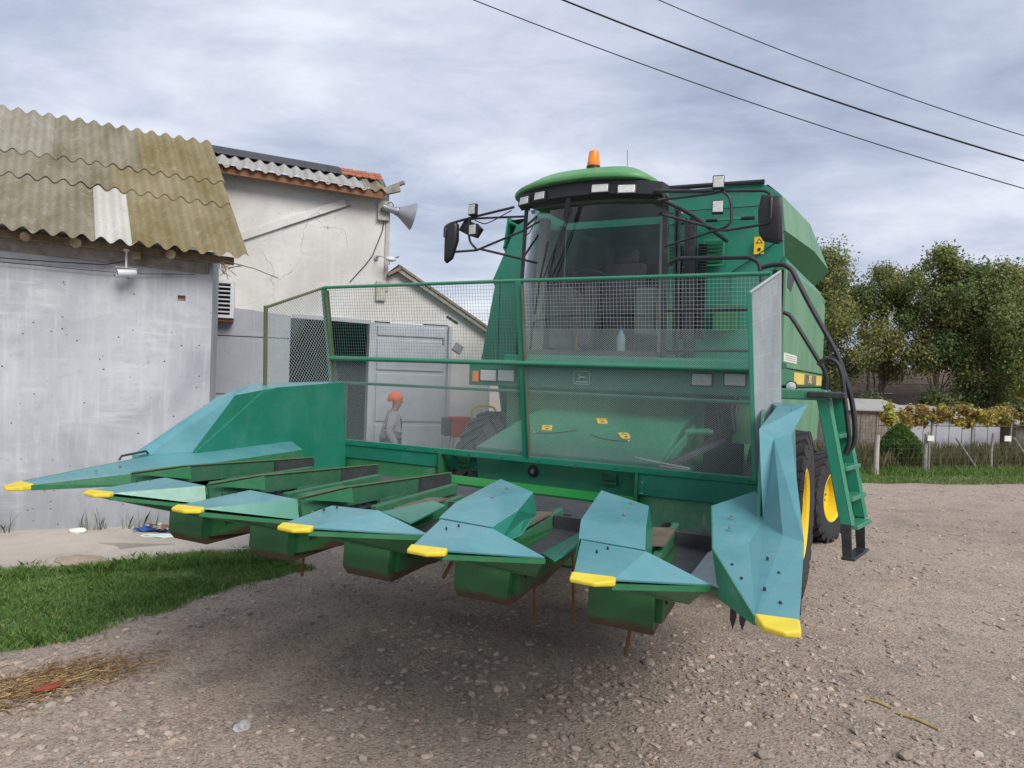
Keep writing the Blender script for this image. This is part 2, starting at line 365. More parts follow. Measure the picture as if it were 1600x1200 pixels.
c=mix(t,fr(t,vr.outputs[0],.3,.98,0,.55),c,(.42,.36,.305)); c=mix(t,fr(t,vr.outputs[1],.55,1,0,.6),c,(.11,.088,.072))
v2=N(t,'ShaderNodeTexVoronoi'); v2.inputs['Scale'].default_value=95; t.links.new(co,v2.inputs['Vector'])
v2r=N(t,'ShaderNodeSeparateColor'); t.links.new(v2.outputs['Color'],v2r.inputs[0])
c=mix(t,fr(t,v2r.outputs[0],.2,1,0,.45),c,(.42,.365,.315)); c=mix(t,fr(t,v2r.outputs[1],.5,1,0,.5),c,(.12,.10,.088))
t.links.new(c,b.inputs['Base Color']); b.inputs['Roughness'].default_value=.95
hh=N(t,'ShaderNodeMath',operation='ADD'); t.links.new(fr(t,vo.outputs['Distance'],0,.5,1,0),hh.inputs[0]); t.links.new(fine,hh.inputs[1])
bump(t,b,hh.outputs[0],.7,.012)
ground=link('ground',me,m); tag(ground,kind='structure',label='pale brown gravel yard')

# stones lying on the yard: too many to count
def ico():
    bm=bmesh.new(); bmesh.ops.create_icosphere(bm,subdivisions=1,radius=1); v=np.array([q.co[:] for q in bm.verts]); f=np.array([[w.index for w in q.verts] for q in bm.faces]); bm.free(); return v,f
IV,IF=ico()
APRON=[(-12,5.6),(-6,6.55),(-4.8,6.98),(-4.0,7.3),(-3.3,7.85),(-2.5,8.05),(-1.9,8.4),(-1.2,9.0),(-.7,10.2),(-.3,11.6),(0,13.6),(-7,11.5),(-12,9.5)]
GRASS=[(-7.5,6.3),(-4.88,6.95),(-4.14,7.28),(-3.24,7.9),(-2.48,7.92),(-2.1,7.5),(-2.25,7.08),(-2.78,6.34),(-3.06,5.81),(-3.23,5.24),(-3.6,4.98),(-5,4.7),(-7.5,4.6)]
def inside(p, poly):
    x,y=p; c=False; j=len(poly)-1
    for i in range(len(poly)):
        xi,yi=poly[i]; xj,yj=poly[j]
        if (yi>y)!=(yj>y) and x<(xj-xi)*(y-yi)/(yj-yi)+xi: c=not c
        j=i
    return c
def stones(n, smin, smax, seed, ymin=2.9, ymax=15):
    r=np.random.default_rng(seed); VV=[];FF=[];CC=[];k=0; tries=0
    while k<n and tries<n*6:
        tries+=1
        y=ymin+(ymax-ymin)*r.random()**2.0; x=(r.random()*2-1)*.78*y+.02*y
        if inside((x,y),GRASS) or (inside((x,y),APRON) and r.random()<.93): continue
        cl=noise.noise(Vector((x*.9,y*.9,9)))+.45*noise.noise(Vector((x*3,y*3,5)))
        if r.random()>.42+cl*1.0: continue
        s=smin*(smax/smin)**(r.random()**3.0)
        sc=np.array([1,.5+.4*r.random(),.28+.3*r.random()])*s
        a=r.random()*6.283; rot=np.array([[math.cos(a),-math.sin(a),0],[math.sin(a),math.cos(a),0],[0,0,1]])
        v=(IV*(1+.40*(r.random((len(IV),1))-.5)*2)*sc)@rot.T+np.array([x,y,gh(x,y)+sc[2]*.25])
        VV.append(v);FF.append(IF+k*len(IV)); 
        l=.25+.20*r.random()**1.4; w=r.random(); col=np.array([l*1.08,l*(.90-.06*w),l*(.78-.12*w)])
        CC.append(np.repeat(col[None],len(IF),0)); k+=1
    me=npmesh('gravel',np.concatenate(VV),np.concatenate(FF)); facecol(me,np.concatenate(CC),3); me.shade_flat(); return me
g=link('gravel',stones(30000,.005,.038,3),M['chip']); tag(g,'small pale stones scattered over the yard','gravel',kind='stuff')

def rock(name,x,y,s,col,seed,label,flat=.6):
    bm=bmesh.new(); bmesh.ops.create_icosphere(bm,subdivisions=2,radius=1)
    for v in bm.verts:
        q=v.co*1.3+Vector((seed*7.1,0,0)); v.co*=1+.35*noise.noise(q); v.co.x*=s; v.co.y*=s*.78; v.co.z*=s*flat
    me=bpy.data.meshes.new(name); bm.to_mesh(me); bm.free(); o=link(name,me,plain('rock_%d'%seed,col,.9,0,.25,20,.4)); o.location=(x,y,gh(x,y)+s*flat*.55); o.rotation_euler=(0,0,seed)
    return tag(o,label,'stone',group='larger loose stones')
rock('stone',-1.49,4.12,.05,(.42,.41,.40),1,'fist-sized pale grey stone, largest near the lower left of the yard')
rock('stone',1.08,5.25,.055,(.40,.34,.29),2,'tan stone on the gravel in front of the raised header')
rock('stone',1.48,3.98,.045,(.30,.25,.21),3,'brown stone low in the yard below the yellow right divider tip')
rock('stone',2.30,4.03,.05,(.27,.22,.18),4,'dark brown stone at the bottom right of the yard')

# concrete apron beside the white building
def sheet(name, poly, z, mat, thick=.03, jitter=.05):
    pts=[]
    for i in range(len(poly)):
        a=Vector((*poly[i],0));c=Vector((*poly[(i+1)%len(poly)],0)); n=max(1,int((c-a).length/.25))
        for k in range(n):
            p=a.lerp(c,k/n); p.x+=jitter*noise.noise(p*2.3); p.y+=jitter*noise.noise(p*2.3+Vector((5,5,0))); pts.append(p)
    k=len(pts); g=G(); g.add([(p.x,p.y,z) for p in pts]+[(p.x,p.y,z-thick) for p in pts],[tuple(range(k))]+[(i,i+k,(i+1)%k+k,(i+1)%k) for i in range(k)])
    return g.build(name,mat)
m,t,b=mk('concrete'); co=coords(t); big=nz(t,co,.8,8,.65,.4); fine=nz(t,co,30,5,.7); med=nz(t,co,5,6,.65)
c=ramp(t,big,[(.3,(.36,.315,.27)),(.5,(.47,.42,.36)),(.7,(.53,.48,.42))]); c=mix(t,fr(t,med,.5,.75,0,.4),c,(.33,.29,.25)); c=mix(t,fr(t,fine,.55,.7,0,.3),c,(.25,.22,.19))
t.links.new(c,b.inputs['Base Color']); b.inputs['Roughness'].default_value=.9; bump(t,b,fine,.3,.006)
tag(sheet('concrete_apron',APRON,.045,m,.08),kind='structure',label='worn pale concrete apron along the white building')
plain('damp_concrete',(.30,.262,.222),.6,0,.2,9,.2)
o=sheet('damp_patch',[(-4.55,7.98),(-4.3,7.88),(-4.18,7.72),(-4.05,7.85),(-3.72,8.05),(-3.95,8.03),(-4.2,8.02)],.0495,M['damp_concrete'],.004,.03); tag(o,'dark damp patch on the concrete by the debris','stain')
# low sand heap on the apron
bm=bmesh.new(); bmesh.ops.create_icosphere(bm,subdivisions=3,radius=1)
for v in bm.verts: v.co*=1+.2*noise.noise(v.co*2); v.co.x*=.26; v.co.y*=.14; v.co.z*=.06
me=bpy.data.meshes.new('sand_heap'); bm.to_mesh(me); bm.free(); o=link('sand_heap',me,plain('sand',(.33,.265,.2),.95,0,.2,25,.3)); o.location=(-4.32,7.25,.04); tag(o,'small brown sand heap at the edge of the grass','sand')

# grass
def blades(n, pick, hmin, hmax, w, cols, lean=.5, seed=1, z0=0, clover=0):
    r=np.random.default_rng(seed); P=[]
    while len(P)<n:
        p=pick(r)
        if p is not None: P.append(p)
    P=np.array(P); h=hmin+(hmax-hmin)*r.random(n)**1.6; a=r.random(n)*6.283
    h*=P[:,3] if P.shape[1]>3 else 1
    side=np.stack([np.cos(a),np.sin(a),np.zeros(n)],1)*w*(.6+.8*r.random(n))[:,None]
    ln=(r.random((n,2))-.5)*2*lean
    tip=np.stack([ln[:,0]*h,ln[:,1]*h,h],1); midp=tip*np.array([.35,.35,.6])
    B=P[:,:3]
    V=np.stack([B-side,B+side,B+midp+side*.7,B+tip,B+midp-side*.7],1).reshape(-1,3)
    i=np.arange(n)[:,None]*5; F=i+np.array([[0,1,2,3,4]])
    me=npmesh('grass',V,F); C=np.array(cols)[r.integers(0,len(cols),n)]*(.65+.7*r.random((n,1))); facecol(me,C,5); return me
def pg(r):
    x=-7.4+5.5*r.random(); y=4.5+3.6*r.random()
    if x<-5.2 and r.random()<.7: return None
    jx=.22*noise.noise(Vector((x*3.3,y*3.3,0)))+.16*(r.random()-.5); jy=.22*noise.noise(Vector((x*3.3,y*3.3,8)))+.16*(r.random()-.5)
    if not inside((x+jx,y+jy),GRASS): return None
    d=.75+.6*noise.noise(Vector((x*2.2,y*2.2,3)))
    if d<.3 and r.random()<.3: return None
    edge=1.5 if (y-6.95-.36*(x+4.88))>-.28 else .8
    return (x,y,gh(x,y)-.005,max(.35,d)*edge)
GC=[(.13,.29,.06),(.155,.32,.07),(.11,.24,.05),(.20,.33,.08),(.26,.32,.10),(.14,.26,.065)]
o=link('grass',blades(84000,pg,.03,.10,.0046,GC,.85,5),M['leaf']); tag(o,'patch of short green grass beside the concrete','grass',kind='stuff')
def pw(r):
    t=r.random(); x=-7.9+4.1*t+.05*r.random(); 
    if noise.noise(Vector((x*2.1,0,3)))<.05: return None
    return (x,9.06+.3444*(x+3.84)-.03-.10*r.random(),.03,1)
o=link('wall_weeds',blades(150,pw,.06,.34,.0035,[(.17,.19,.07),(.26,.21,.12),(.12,.17,.06)],.5,11),M['leaf']); tag(o,'thin weeds growing along the foot of the white wall','weeds',kind='stuff')

# straw litter lower left, dry stalks on the yard
def litter(name,n,cx,cy,sx,sy,rot,cols,lmin,lmax,w,seed):
    r=np.random.default_rng(seed); VV=[];FF=[];CC=[]
    for k in range(n):
        px,py=r.normal()*sx,r.normal()*sy; x=cx+px*math.cos(rot)-py*math.sin(rot); y=cy+px*math.sin(rot)+py*math.cos(rot)
        a=rot+r.normal()*.9; l=(lmin+(lmax-lmin)*r.random()**2)/2; d=np.array([math.cos(a)*l,math.sin(a)*l,(r.random()-.5)*.4*l]); s=np.array([-math.sin(a),math.cos(a),0])*w*(.5+r.random())
        c=np.array([x,y,gh(x,y)+.006+.02*r.random()]); u=np.array([0,0,w*.7])
        VV.append(np.stack([c-d-s,c-d+s,c-d+u,c+d-s,c+d+s,c+d+u])); FF.append(np.array([[0,1,4,3],[1,2,5,4],[2,0,3,5]])+6*k); CC.append(np.repeat((np.array(cols[r.integers(0,len(cols))])*(.6+.8*r.random()))[None],3,0))
    me=npmesh(name,np.concatenate(VV),np.concatenate(FF)); facecol(me,np.concatenate(CC),4); return link(name,me,M['chip'])
SC_=[(.36,.23,.10),(.24,.15,.065),(.44,.31,.15),(.18,.11,.05)]
o=litter('straw',2200,-2.92,4.55,.30,.13,.85,SC_,.02,.12,.0028,21); tag(o,'heap of yellow straw and corn husks at lower left','straw',kind='stuff')
o=litter('chaff',900,1.2,6.5,3.0,2.2,.4,SC_,.01,.07,.0016,22); tag(o,'thin straw chaff strewn over the gravel','chaff',kind='stuff')
def stick(p,q,r,mat,label,name='dry_stalk'):
    p=Vector((*p,gh(*p)+r));q=Vector((*q,gh(*q)+r)); mid=p.lerp(q,.5)+Vector((.01,.01,.004))
    o=G().tube([p,mid,q],r,6).build(name,M[mat],None,True); return tag(o,label,'stalk',group='dry stalks on the yard')
stick((2.43,4.80),(2.56,4.66),.008,'straw','upper of the two dry stalks lying on the right-hand gravel')
stick((2.56,4.60),(2.70,4.38),.009,'straw','lower of the two dry stalks lying on the right-hand gravel')
g=G(); g.sphere((0,0,0),.055,10,6,(1.6,.35,.3)); g.sphere((.03,.02,.01),.04,8,5,(1.5,.3,.3)); o=g.build('corn_husk',M['husk'],None,True); o.location=(-2.83,4.43,gh(-2.83,4.43)+.03); o.rotation_euler=(0,.1,.9); tag(o,'dark red dried corn husk lying in the straw','husk')

# ================================================================ BUILDINGS
TH=R(19)
def W1(x,y,z): return (x,y,z)
def sag(x): return -.047*x
WL=.195; AMP=.034
def corr_sheet(name, x0, x1, y0, y1, zf, mat, parent, lift=0, thick=.008, shear=-.24, yref=-.45, label=None, ny=4, warp=0, amp=AMP):
    n=max(6,int((x1-x0)/WL*9)); V=[];F=[]
    for k,dz in ((0,0),(1,-thick)):
        for j in range(ny+1):
            y=y0+(y1-y0)*j/ny
            for i in range(n+1):
                x=x0+(x1-x0)*i/n
                z=zf(x,y)+amp*math.cos(2*math.pi*x/WL)+lift+dz+warp*math.sin(3*y+x)
                jit=.006*noise.noise(Vector((x*6,j*3.3,y0))) if j in (0,ny) else 0
                V.append((x+shear*(y-yref),y+jit,z))
    a=(n+1)*(ny+1)
    for j in range(ny):
        for i in range(n):
            p=j*(n+1)+i; F.append((p,p+1,p+n+2,p+n+1)); F.append((a+p,a+p+n+1,a+p+n+2,a+p+1))
    for i in range(n):
        F.append((i,a+i,a+i+1,i+1)); p=ny*(n+1)+i; F.append((p,p+1,a+p+1,a+p))
    for j in range(ny):
        p=j*(n+1); q=p+n+1; F.append((p,q,a+q,a+p)); p+=n;q=p+n+1; F.append((p,a+p,a+q,q))
    g=G(); g.add(V,F); o=g.build(name,mat,parent,True); 
    if label: o['label']=label
    return o
# -- near white outbuilding
b1=empty('outbuilding',(-3.84,9.11,0),TH,'low whitewashed outbuilding with mossy corrugated roof, at left','building')
def tilt(v):   # the old wall leans a hair
    return (v[0]+.012*v[2]*-.6, v[1], v[2])
g=G(); hole=(-.40,-.31,2.86,2.93)
zt=lambda x:3.62+sag(x)
xs=[-6.5,hole[0],hole[1],0]; 
# front face with a small broken-out socket
def wallface(g,xs,zs,y,skip):
    for i in range(len(xs)-1):
        for j in range(len(zs)-1):
            if (i,j) in skip: continue
            g.add([(xs[i],y,zs[j]),(xs[i+1],y,zs[j]),(xs[i+1],y,zs[j+1]),(xs[i],y,zs[j+1])],[(0,1,2,3)])
zs=[-.3,hole[2],hole[3],3.35]
wallface(g,xs,zs,0,{(1,1)})
g.add([(-6.5,0,3.35),(0,0,3.35),(0,0,3.5),(-6.5,0,3.8)],[(0,1,2,3)])
g.add([(-.45,0,-.3),(-.45,2.5,-.3),(-.45,2.4,5.0),(-.45,0,3.5)],[(0,1,2,3)])
g.add([(0,0,-.3),(0,1.2,-.3),(0,1.2,4.2),(0,0,3.5)],[(0,1,2,3)])
h=hole
g.add([(h[0],0,h[2]),(h[1],0,h[2]),(h[1],0,h[3]),(h[0],0,h[3]),(h[0],.05,h[2]),(h[1],.05,h[2]),(h[1],.05,h[3]),(h[0],.05,h[3])],[(0,1,5,4),(1,2,6,5),(2,3,7,6),(3,0,4,7)])
g.build('wall',M['wall_limewash'],b1)
G().add([(h[0],.048,h[2]),(h[1],.048,h[2]),(h[1],.048,h[3]),(h[0],.048,h[3])],[(0,1,2,3)]).build('exposed_brick',M['tile_brown'],b1,label='patch of brown brick bared in the plaster')
PT=math.tan(R(36))
zr=lambda x,y: 3.43+sag(x)+PT*(y+.45)
RD='roof'
def row(y0,y1,edges,mats,lift,labels=None):
    for i in range(len(edges)-1):
        a,c=edges[i],edges[i+1]
        corr_sheet('roof_sheet',a-(.05 if i else 0),c,y0,y1,zr,M[mats[i]],b1,lift+(i%2)*.006+random.uniform(0,.004),label=(labels or {}).get(i))
row(-.45,.80,[-5.75,-4.72,-3.69,-2.46,-1.23,-.80,.43],['sheet_moss','sheet_moss','sheet_moss','sheet_moss','sheet_pale','sheet_yellow'],0,{4:'pale newer strip of corrugated sheet'})
row(.66,1.38,[-5.5,-4.3,-3.28,-2.05,-1.03,.42],['sheet_moss','sheet_moss','sheet_moss','sheet_moss','sheet_yellow'],.028)
row(1.22,2.45,[-5.3,-4.1,-2.87,-1.64,-.62,.45],['sheet_top','sheet_top','sheet_top','sheet_moss','sheet_yellow'],.05)
# timber under the eave
def logend(x,z,r): 
    g=G(); g.tube([(x,-.36,z),(x,.05,z+.2)],r,10); g.build('rafter_end',M['wood_old'],b1,True)
for x,r in ((-3.2,.045),(-2.5,.05),(-1.95,.055),(-1.45,.06),(-.45,.058)): logend(x,3.36+sag(x),r)
g=G(); g.beam((-6.4,-.12,3.40+sag(-6.4)),(.25,-.12,3.40+sag(.25)),.10,.09); g.build('eave_beam',M['wood_old'],b1,bevel=.008)
g=G(); g.beam((-6.4,-.02,3.30+sag(-6.4)),(-.05,-.02,3.30+sag(0)),.04,.16); g.build('eave_board',M['wood_grey'],b1,bevel=.004)
g=G(); g.box((-.84,-.16,3.36),(.10,.12,.1)); g.build('wood_block',M['wood_old'],b1,bevel=.006)
g=G()
for k in range(9):
    x=.08+.05*random.random(); g.tube([(x,-.3,3.36),(x+.1*random.random(),-.34-.1*random.random(),3.30-.1*random.random()),(x+.25*random.random(),-.4,3.33-.25*random.random())],.005,4)
g.tube([(.05,-.3,3.38),(.5,-.42,3.28),(.78,-.45,3.18)],.006,5); g.build('twigs',M['wood_old'],b1,kind='stuff')
def cable(name,pts,parent,label,r=.006):
    return G().tube(pts,r,6).build(name,M['dark_cable'],parent,True)
cable('eave_cable',[(-6.3,-.05,3.33),(-4.5,-.06,3.27),(-3,-.06,3.245),(-2,-.06,3.225),(-1.2,-.07,3.235),(-.95,-.1,3.30)],b1,'')
cable('eave_cable',[(-6.3,-.05,3.29),(-4,-.06,3.20),(-2.4,-.06,3.185),(-1.5,-.06,3.16),(-.9,-.07,3.15),(-.2,-.05,3.2)],b1,'',.004)
# CCTV camera under the eave
def cctv(loc, rz, label, s=1.0):
    c=empty('security_camera',loc,rz,label,'camera')
    g=G(); g.tube([(0,0,.26*s),(0,0,.05*s)],.012*s,8); g.lathe([(.001,.28*s),(.035*s,.28*s),(.035*s,.26*s),(.012*s,.25*s)],12); g.build('bracket',M['cctv_white'],c,True)
    Mx=Matrix.Translation((0,0,0))@Matrix.Rotation(R(-98),4,'Y')@Matrix.Rotation(0,4,'Z')
    g=G(); g.lathe([(.001,-.11*s),(.042*s,-.11*s),(.048*s,-.10*s),(.048*s,.09*s),(.042*s,.10*s),(.036*s,.085*s),(.001,.085*s)],16,Mx); g.build('body',M['cctv_white'],c,True)
    g=G(); g.lathe([(.001,.095*s),(.03*s,.092*s),(.034*s,.086*s)],14,Mx); g.build('lens',M['black_plastic'],c,True)
    g=G(); g.box((.0,0,.055*s),(.24*s,.09*s,.006*s)); g.build('sun_hood',M['cctv_white'],c,bevel=.002*s)
    return c
def BW(Ob,x,y,z): return (Ob[0]+x*math.cos(TH)-y*math.sin(TH),Ob[1]+x*math.sin(TH)+y*math.cos(TH),z)
cctv(BW((-3.84,9.11),-.945,-.22,3.14),TH+R(25),'white bullet security camera under the mossy roof eave',1.0)

# -- tall white barn behind
b2=empty('barn',(-2.06,12.6,0),TH,'tall white barn with grey plinth and grey doors, behind the outbuilding','building')
XW=-.2   # right end of the tall part
def poly_wall(g,poly,y): g.add([(x,y,z) for x,z in poly],[tuple(range(len(poly)))])
D0,D1,DT=-1.78,-.47,2.90     # open doorway
g=G()
poly_wall(g,[(-9,-.3),(D0,-.3),(D0,DT),(D1,DT),(D1,-.3),(-.39,-.3),(-.39,2.92),(XW,2.92),(XW,5.16),(-3.2,5.34),(-9,5.6)],0)
g.add([(D0,0,-.3),(D0,.3,-.3),(D0,.3,DT),(D0,0,DT)],[(0,1,2,3)]); g.add([(D0,0,DT),(D0,.3,DT),(D1,.3,DT),(D1,0,DT)],[(0,1,2,3)]); g.add([(D1,0,-.3),(D1,.3,-.3),(D1,.3,DT),(D1,0,DT)],[(3,2,1,0)])
g.add([(XW,0,2.9),(XW,3.4,2.9),(XW,3.4,5.9),(XW,1.3,5.85),(XW,0,5.16)],[(0,1,2,3,4)])
g.build('wall',M['wall_white'],b2)
# lower gabled wing
g=G(); poly_wall(g,[(XW,2.92),(.93,2.92),(.93,-.3),(1.75,-.3),(1.75,2.80),(.02,3.80),(XW,3.68)],.002); g.add([(1.75,0,-.3),(1.75,4,-.3),(1.75,4,2.8),(1.75,0,2.8)],[(0,1,2,3)]); g.build('gable_wall',M['wall_white'],b2)
# grey plinth, in panels butting the openings
def dado(x0,x1,z1a,z1b): G().plate([(x0,-.004,-.3),(x1,-.004,-.3),(x1,-.004,z1b),(x0,-.004,z1a)],.004,(0,-1,0)).build('plinth_panel',M['wall_grey'],b2)
dado(-9,-2.35,3.35,2.99); dado(-2.347,D0-.002,2.985,2.93)
for z in (2.55,1.6):
    G().box((-2.9,-.006,z),(2.2,.004,.012)).build('plinth_joint',M['dark_inside'],b2)
# dark interior of the doorway
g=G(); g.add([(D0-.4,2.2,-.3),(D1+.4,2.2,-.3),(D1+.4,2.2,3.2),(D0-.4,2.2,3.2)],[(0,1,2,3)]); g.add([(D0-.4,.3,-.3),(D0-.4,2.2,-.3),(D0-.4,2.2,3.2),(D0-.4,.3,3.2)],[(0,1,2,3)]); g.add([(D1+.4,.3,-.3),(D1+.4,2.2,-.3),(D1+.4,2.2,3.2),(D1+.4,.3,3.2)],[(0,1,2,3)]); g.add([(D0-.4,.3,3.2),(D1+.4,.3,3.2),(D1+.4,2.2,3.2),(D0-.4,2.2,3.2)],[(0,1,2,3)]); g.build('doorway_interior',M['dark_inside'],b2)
g=G(); g.beam((D0+.03,-.02,DT+.03),(D1+.02,-.02,DT-.0),.06,.07); g.build('door_lintel',M['door_grey'],b2,bevel=.004)
g=G(); g.box(((D1-.39)/2,-.02,1.4),(.085,.06,3.0)); g.build('door_jamb',M['door_grey'],b2,bevel=.004)
g=G(); g.box((.965,-.02,1.4),(.06,.06,3.0)); g.build('door_jamb',M['door_grey'],b2,bevel=.004)
# sheet-metal door: raised frame and panels
dr=G(); dr.box((.27,.03,1.43),(1.315,.03,2.94)); door=dr.build('door',M['door_grey'],b2,bevel=.003)
for z0,z1 in ((-.02,.62),(.68,1.12),(1.18,2.02),(2.08,2.62),(2.68,2.86)):
    G().box((.27,.004,(z0+z1)/2),(1.2,.03,z1-z0)).build('door_panel',M['door_grey'],door,bevel=.012)
for x,z0,z1 in ((.85,2.58,2.67),): G().box((x,-.02,(z0+z1)/2),(.03,.03,z1-z0)).build('door_handle',M['metal_grey'],door)
G().tube([(-.2,-.03,1.12),(.05,-.045,1.12)],.008,6).build('door_bolt',M['metal_grey'],door,True)
# open leaf, pushed in at the left doorway
# barn roof
zb=lambda x,y: 5.10-.05*(x+.3)+.45*(y+.35)
ed=[-5.2,-4.5,-3.6,-2.6,-1.6,-.62]
for i in range(5): corr_sheet('roof_sheet',ed[i]-(.04 if i else 0),ed[i+1],-.38,.7,zb,M['sheet_grey'],b2,.012*(i%2),shear=0,yref=0)
corr_sheet('roof_sheet',-.66,-.27,-.34,.75,zb,M['sheet_moss'],b2,.0,shear=0,yref=0)
g=G()
for i in range(20):
    x0=-5.0+i*.2; x1=x0+.215
    za=zb(x0,.42); 
    g.add([(x0,.30,zb(x0,.30)+.045),(x1,.30,zb(x1,.30)+.045),(x1,.62,zb(x1,.62)+.065+.012*(i%2)),(x0,.62,zb(x0,.62)+.065+.012*(i%2)),(x0,1.05,zb(x0,.98)+.06),(x1,1.05,zb(x1,.98)+.06)],[(0,1,2,3),(3,2,5,4)])
g.build('felt_ridge',M['felt'],b2)
for i in range(6):
    for j in range(2):
        x=-.93+i*.12; y=.28+j*.22
        g=G(); g.box((x,y+.1,zb(x,y+.1)+.055+j*.014+.006*(i%2)),(.112,.25,.022),Euler((R(24),R(random.uniform(-6,6)),R(random.uniform(-4,4)))).to_matrix()); g.build('ridge_tile',M['tile_red'],b2,bevel=.006)
g=G(); g.beam((-5.1,-.28,5.04-.05*(-4.8)),(-.35,-.28,5.04),.05,.13); g.build('fascia_board',M['wood_brown'],b2,bevel=.005)
g=G(); g.beam((-.42,-.15,5.10),(-.05,-.18,5.22),.10,.12); g.beam((-.3,.0,5.2),(.02,-.22,5.32),.07,.06); g.build('verge_timber',M['wood_grey'],b2,bevel=.01)
g=G(); g.beam((-2.64,-.03,4.145),(-.94,-.03,4.913),.05,.13,(0,0,1)); g.build('wall_batten',M['wall_white'],b2,bevel=.01)
g=G(); g.beam((-2.66,-.02,4.08),(-.86,-.02,4.87),.04,.012,(0,0,1)); g.build('batten_edge',M['wood_old'],b2)
g=G(); g.box((-.30,-.03,3.45),(.17,.07,.36)); g.build('timber_stub',M['wood_pale'],b2,bevel=.02)
g=G(); g.box((-.30,-.04,4.83),(.2,.1,.34)); g.build('timber_bracket',M['wood_pale'],b2,bevel=.015)
g=G(); g.box((-.215,-.012,4.2),(.07,.04,1.5)); g.build('corner_board',M['wood_pale'],b2,bevel=.01)
# roof of the low gabled wing
for i in range(7):
    f0,f1=i/7,(i+1)/7; A0=Vector((-.02+f0*1.95,0,3.92-f0*1.16)); A1=Vector((-.02+f1*1.95+.02,0,3.92-f1*1.16-.012)); 
    g=G(); g.add([A0+Vector((0,-.16,0)),A1+Vector((0,-.16,0)),A1+Vector((0,3.6,0)),A0+Vector((0,3.6,0)),A0+Vector((0,-.16,-.045)),A1+Vector((0,-.16,-.045)),A1+Vector((0,3.6,-.045)),A0+Vector((0,3.6,-.045))],[(0,1,2,3),(4,7,6,5),(0,4,5,1),(2,6,7,3),(1,5,6,2),(0,3,7,4)]); g.build('tile_course',M['tile_brown'],b2)
g=G(); g.add([(-.02,-.16,3.92),(-.02,3.6,3.92),(-1.0,3.6,3.3),(-1.0,-.0,3.3)],[(0,1,2,3)]); 
g=G(); g.beam((-.02,-.12,3.83),(1.9,-.12,2.69),.03,.07); g.build('bargeboard',M['wood_grey'],b2,bevel=.004)
g=G(); g.beam((-.2,-.1,3.72),(.05,-.1,3.88),.12,.05); g.build('ridge_cap',M['tile_brown'],b2,bevel=.01)
g=G(); g.box((1.0,-.01,3.02),(.24,.015,.03),Matrix.Rotation(R(30),3,'Y')); g.build('slot',M['dark_inside'],b2)
g=G(); g.box((1.12,-.012,2.52),(.17,.02,.15),Matrix.Rotation(R(30),3,'Y')); g.build('wall_plaque',M['metal_grey'],b2,bevel=.003)
cable('lamp_cable',[(-.283,-.03,4.72),(-.30,-.03,4.5),(-.38,-.02,4.27),(-.46,-.02,4.05),(-.586,-.02,3.865),(-.826,-.02,3.572)],b2,'',.008)
# floodlight on the barn corner
fl=empty('floodlight',BW((-2.06,12.6),-.16,-.16,4.84),TH+R(0),'grey cone-shaped floodlight on the barn corner under the roof','lamp')
Mx=Matrix.Rotation(R(102),4,'Y')@Matrix.Identity(4)
g=G(); g.lathe([(.001,-.18),(.055,-.18),(.06,-.16),(.06,.03),(.075,.05),(.075,.09),(.06,.10)],18,Mx); g.build('lamp_housing',M['metal_grey'],fl,True)
g=G(); g.lathe([(.06,.095),(.085,.10),(.10,.14),(.235,.36),(.24,.372),(.23,.36),(.09,.13)],24,Mx); g.build('reflector',M['metal_grey'],fl,True)
g=G(); g.lathe([(.001,.352),(.226,.356)],24,Mx); g.build('lamp_glass',M['lamp_lens'],fl,True)
g=G(); g.tube([(-.18,0,.0),(-.19,.14,0)],.018,8); g.build('mount',M['black_metal'],fl,True)
G().tube([(.02,0,.07),(-.03,0,.13),(-.09,0,.10)],.009,6).build('lamp_hook',M['black_metal'],fl,True)
cc=empty('security_camera',BW((-2.06,12.6),-.20,-.24,4.0),TH,'small white camera on a bracket low on the barn corner','camera')
g=G(); g.tube([(-.19,.2,.02),(-.17,.02,.02),(-.05,0,0)],.012,8); g.lathe([(.001,0),(.04,0),(.04,.02),(.001,.02)],12,Matrix.Translation((-.19,.22,.02))@Matrix.Rotation(R(90),4,'X')); g.build('bracket',M['metal_grey'],cc,True)
g=G(); g.sphere((.02,0,-.02),.075,12,8,(1.3,.7,.6)); g.build('body',M['cctv_white'],cc,True)
G().tube([(.07,-.0,.0),(.16,-.03,.03)],.014,8).build('lens_tube',M['metal_grey'],cc,True)
G().tube([(.0,0,-.05),(.0,0,-.12)],.008,6).build('aerial',M['metal_grey'],cc,True)
# wall-mounted air vent beside the outbuilding
vt=empty('air_conditioner',BW((-2.06,12.6),-3.02,-.18,2.82),TH,'white slatted air-conditioner unit on the barn wall','vent')
g=G()
for a,c in (((-.34,-.1,0),(.36,.16,.05)),((-.34,-.1,.55),(.36,.16,.6)),((-.34,-.1,.05),(-.30,.16,.55)),((-.02,-.1,.05),(.02,.16,.55)),((.30,-.1,.05),(.36,.16,.55))): g.box2(a,c)
g.build('frame',M['cctv_white'],vt,bevel=.004)
for k in range(7):
    for x0,x1 in ((-.30,-.02),(.02,.30)): G().box(((x0+x1)/2,-.07,.10+k*.066),(x1-x0,.03,.022)).build('slat',M['cctv_white'],vt)
G().box((.0,.1,.3),(.6,.02,.5)).build('back',M['dark_inside'],vt)
G().box((.0,.06,-.03),(.7,.22,.05)).build('shelf',M['wood_brown'],vt,bevel=.005)

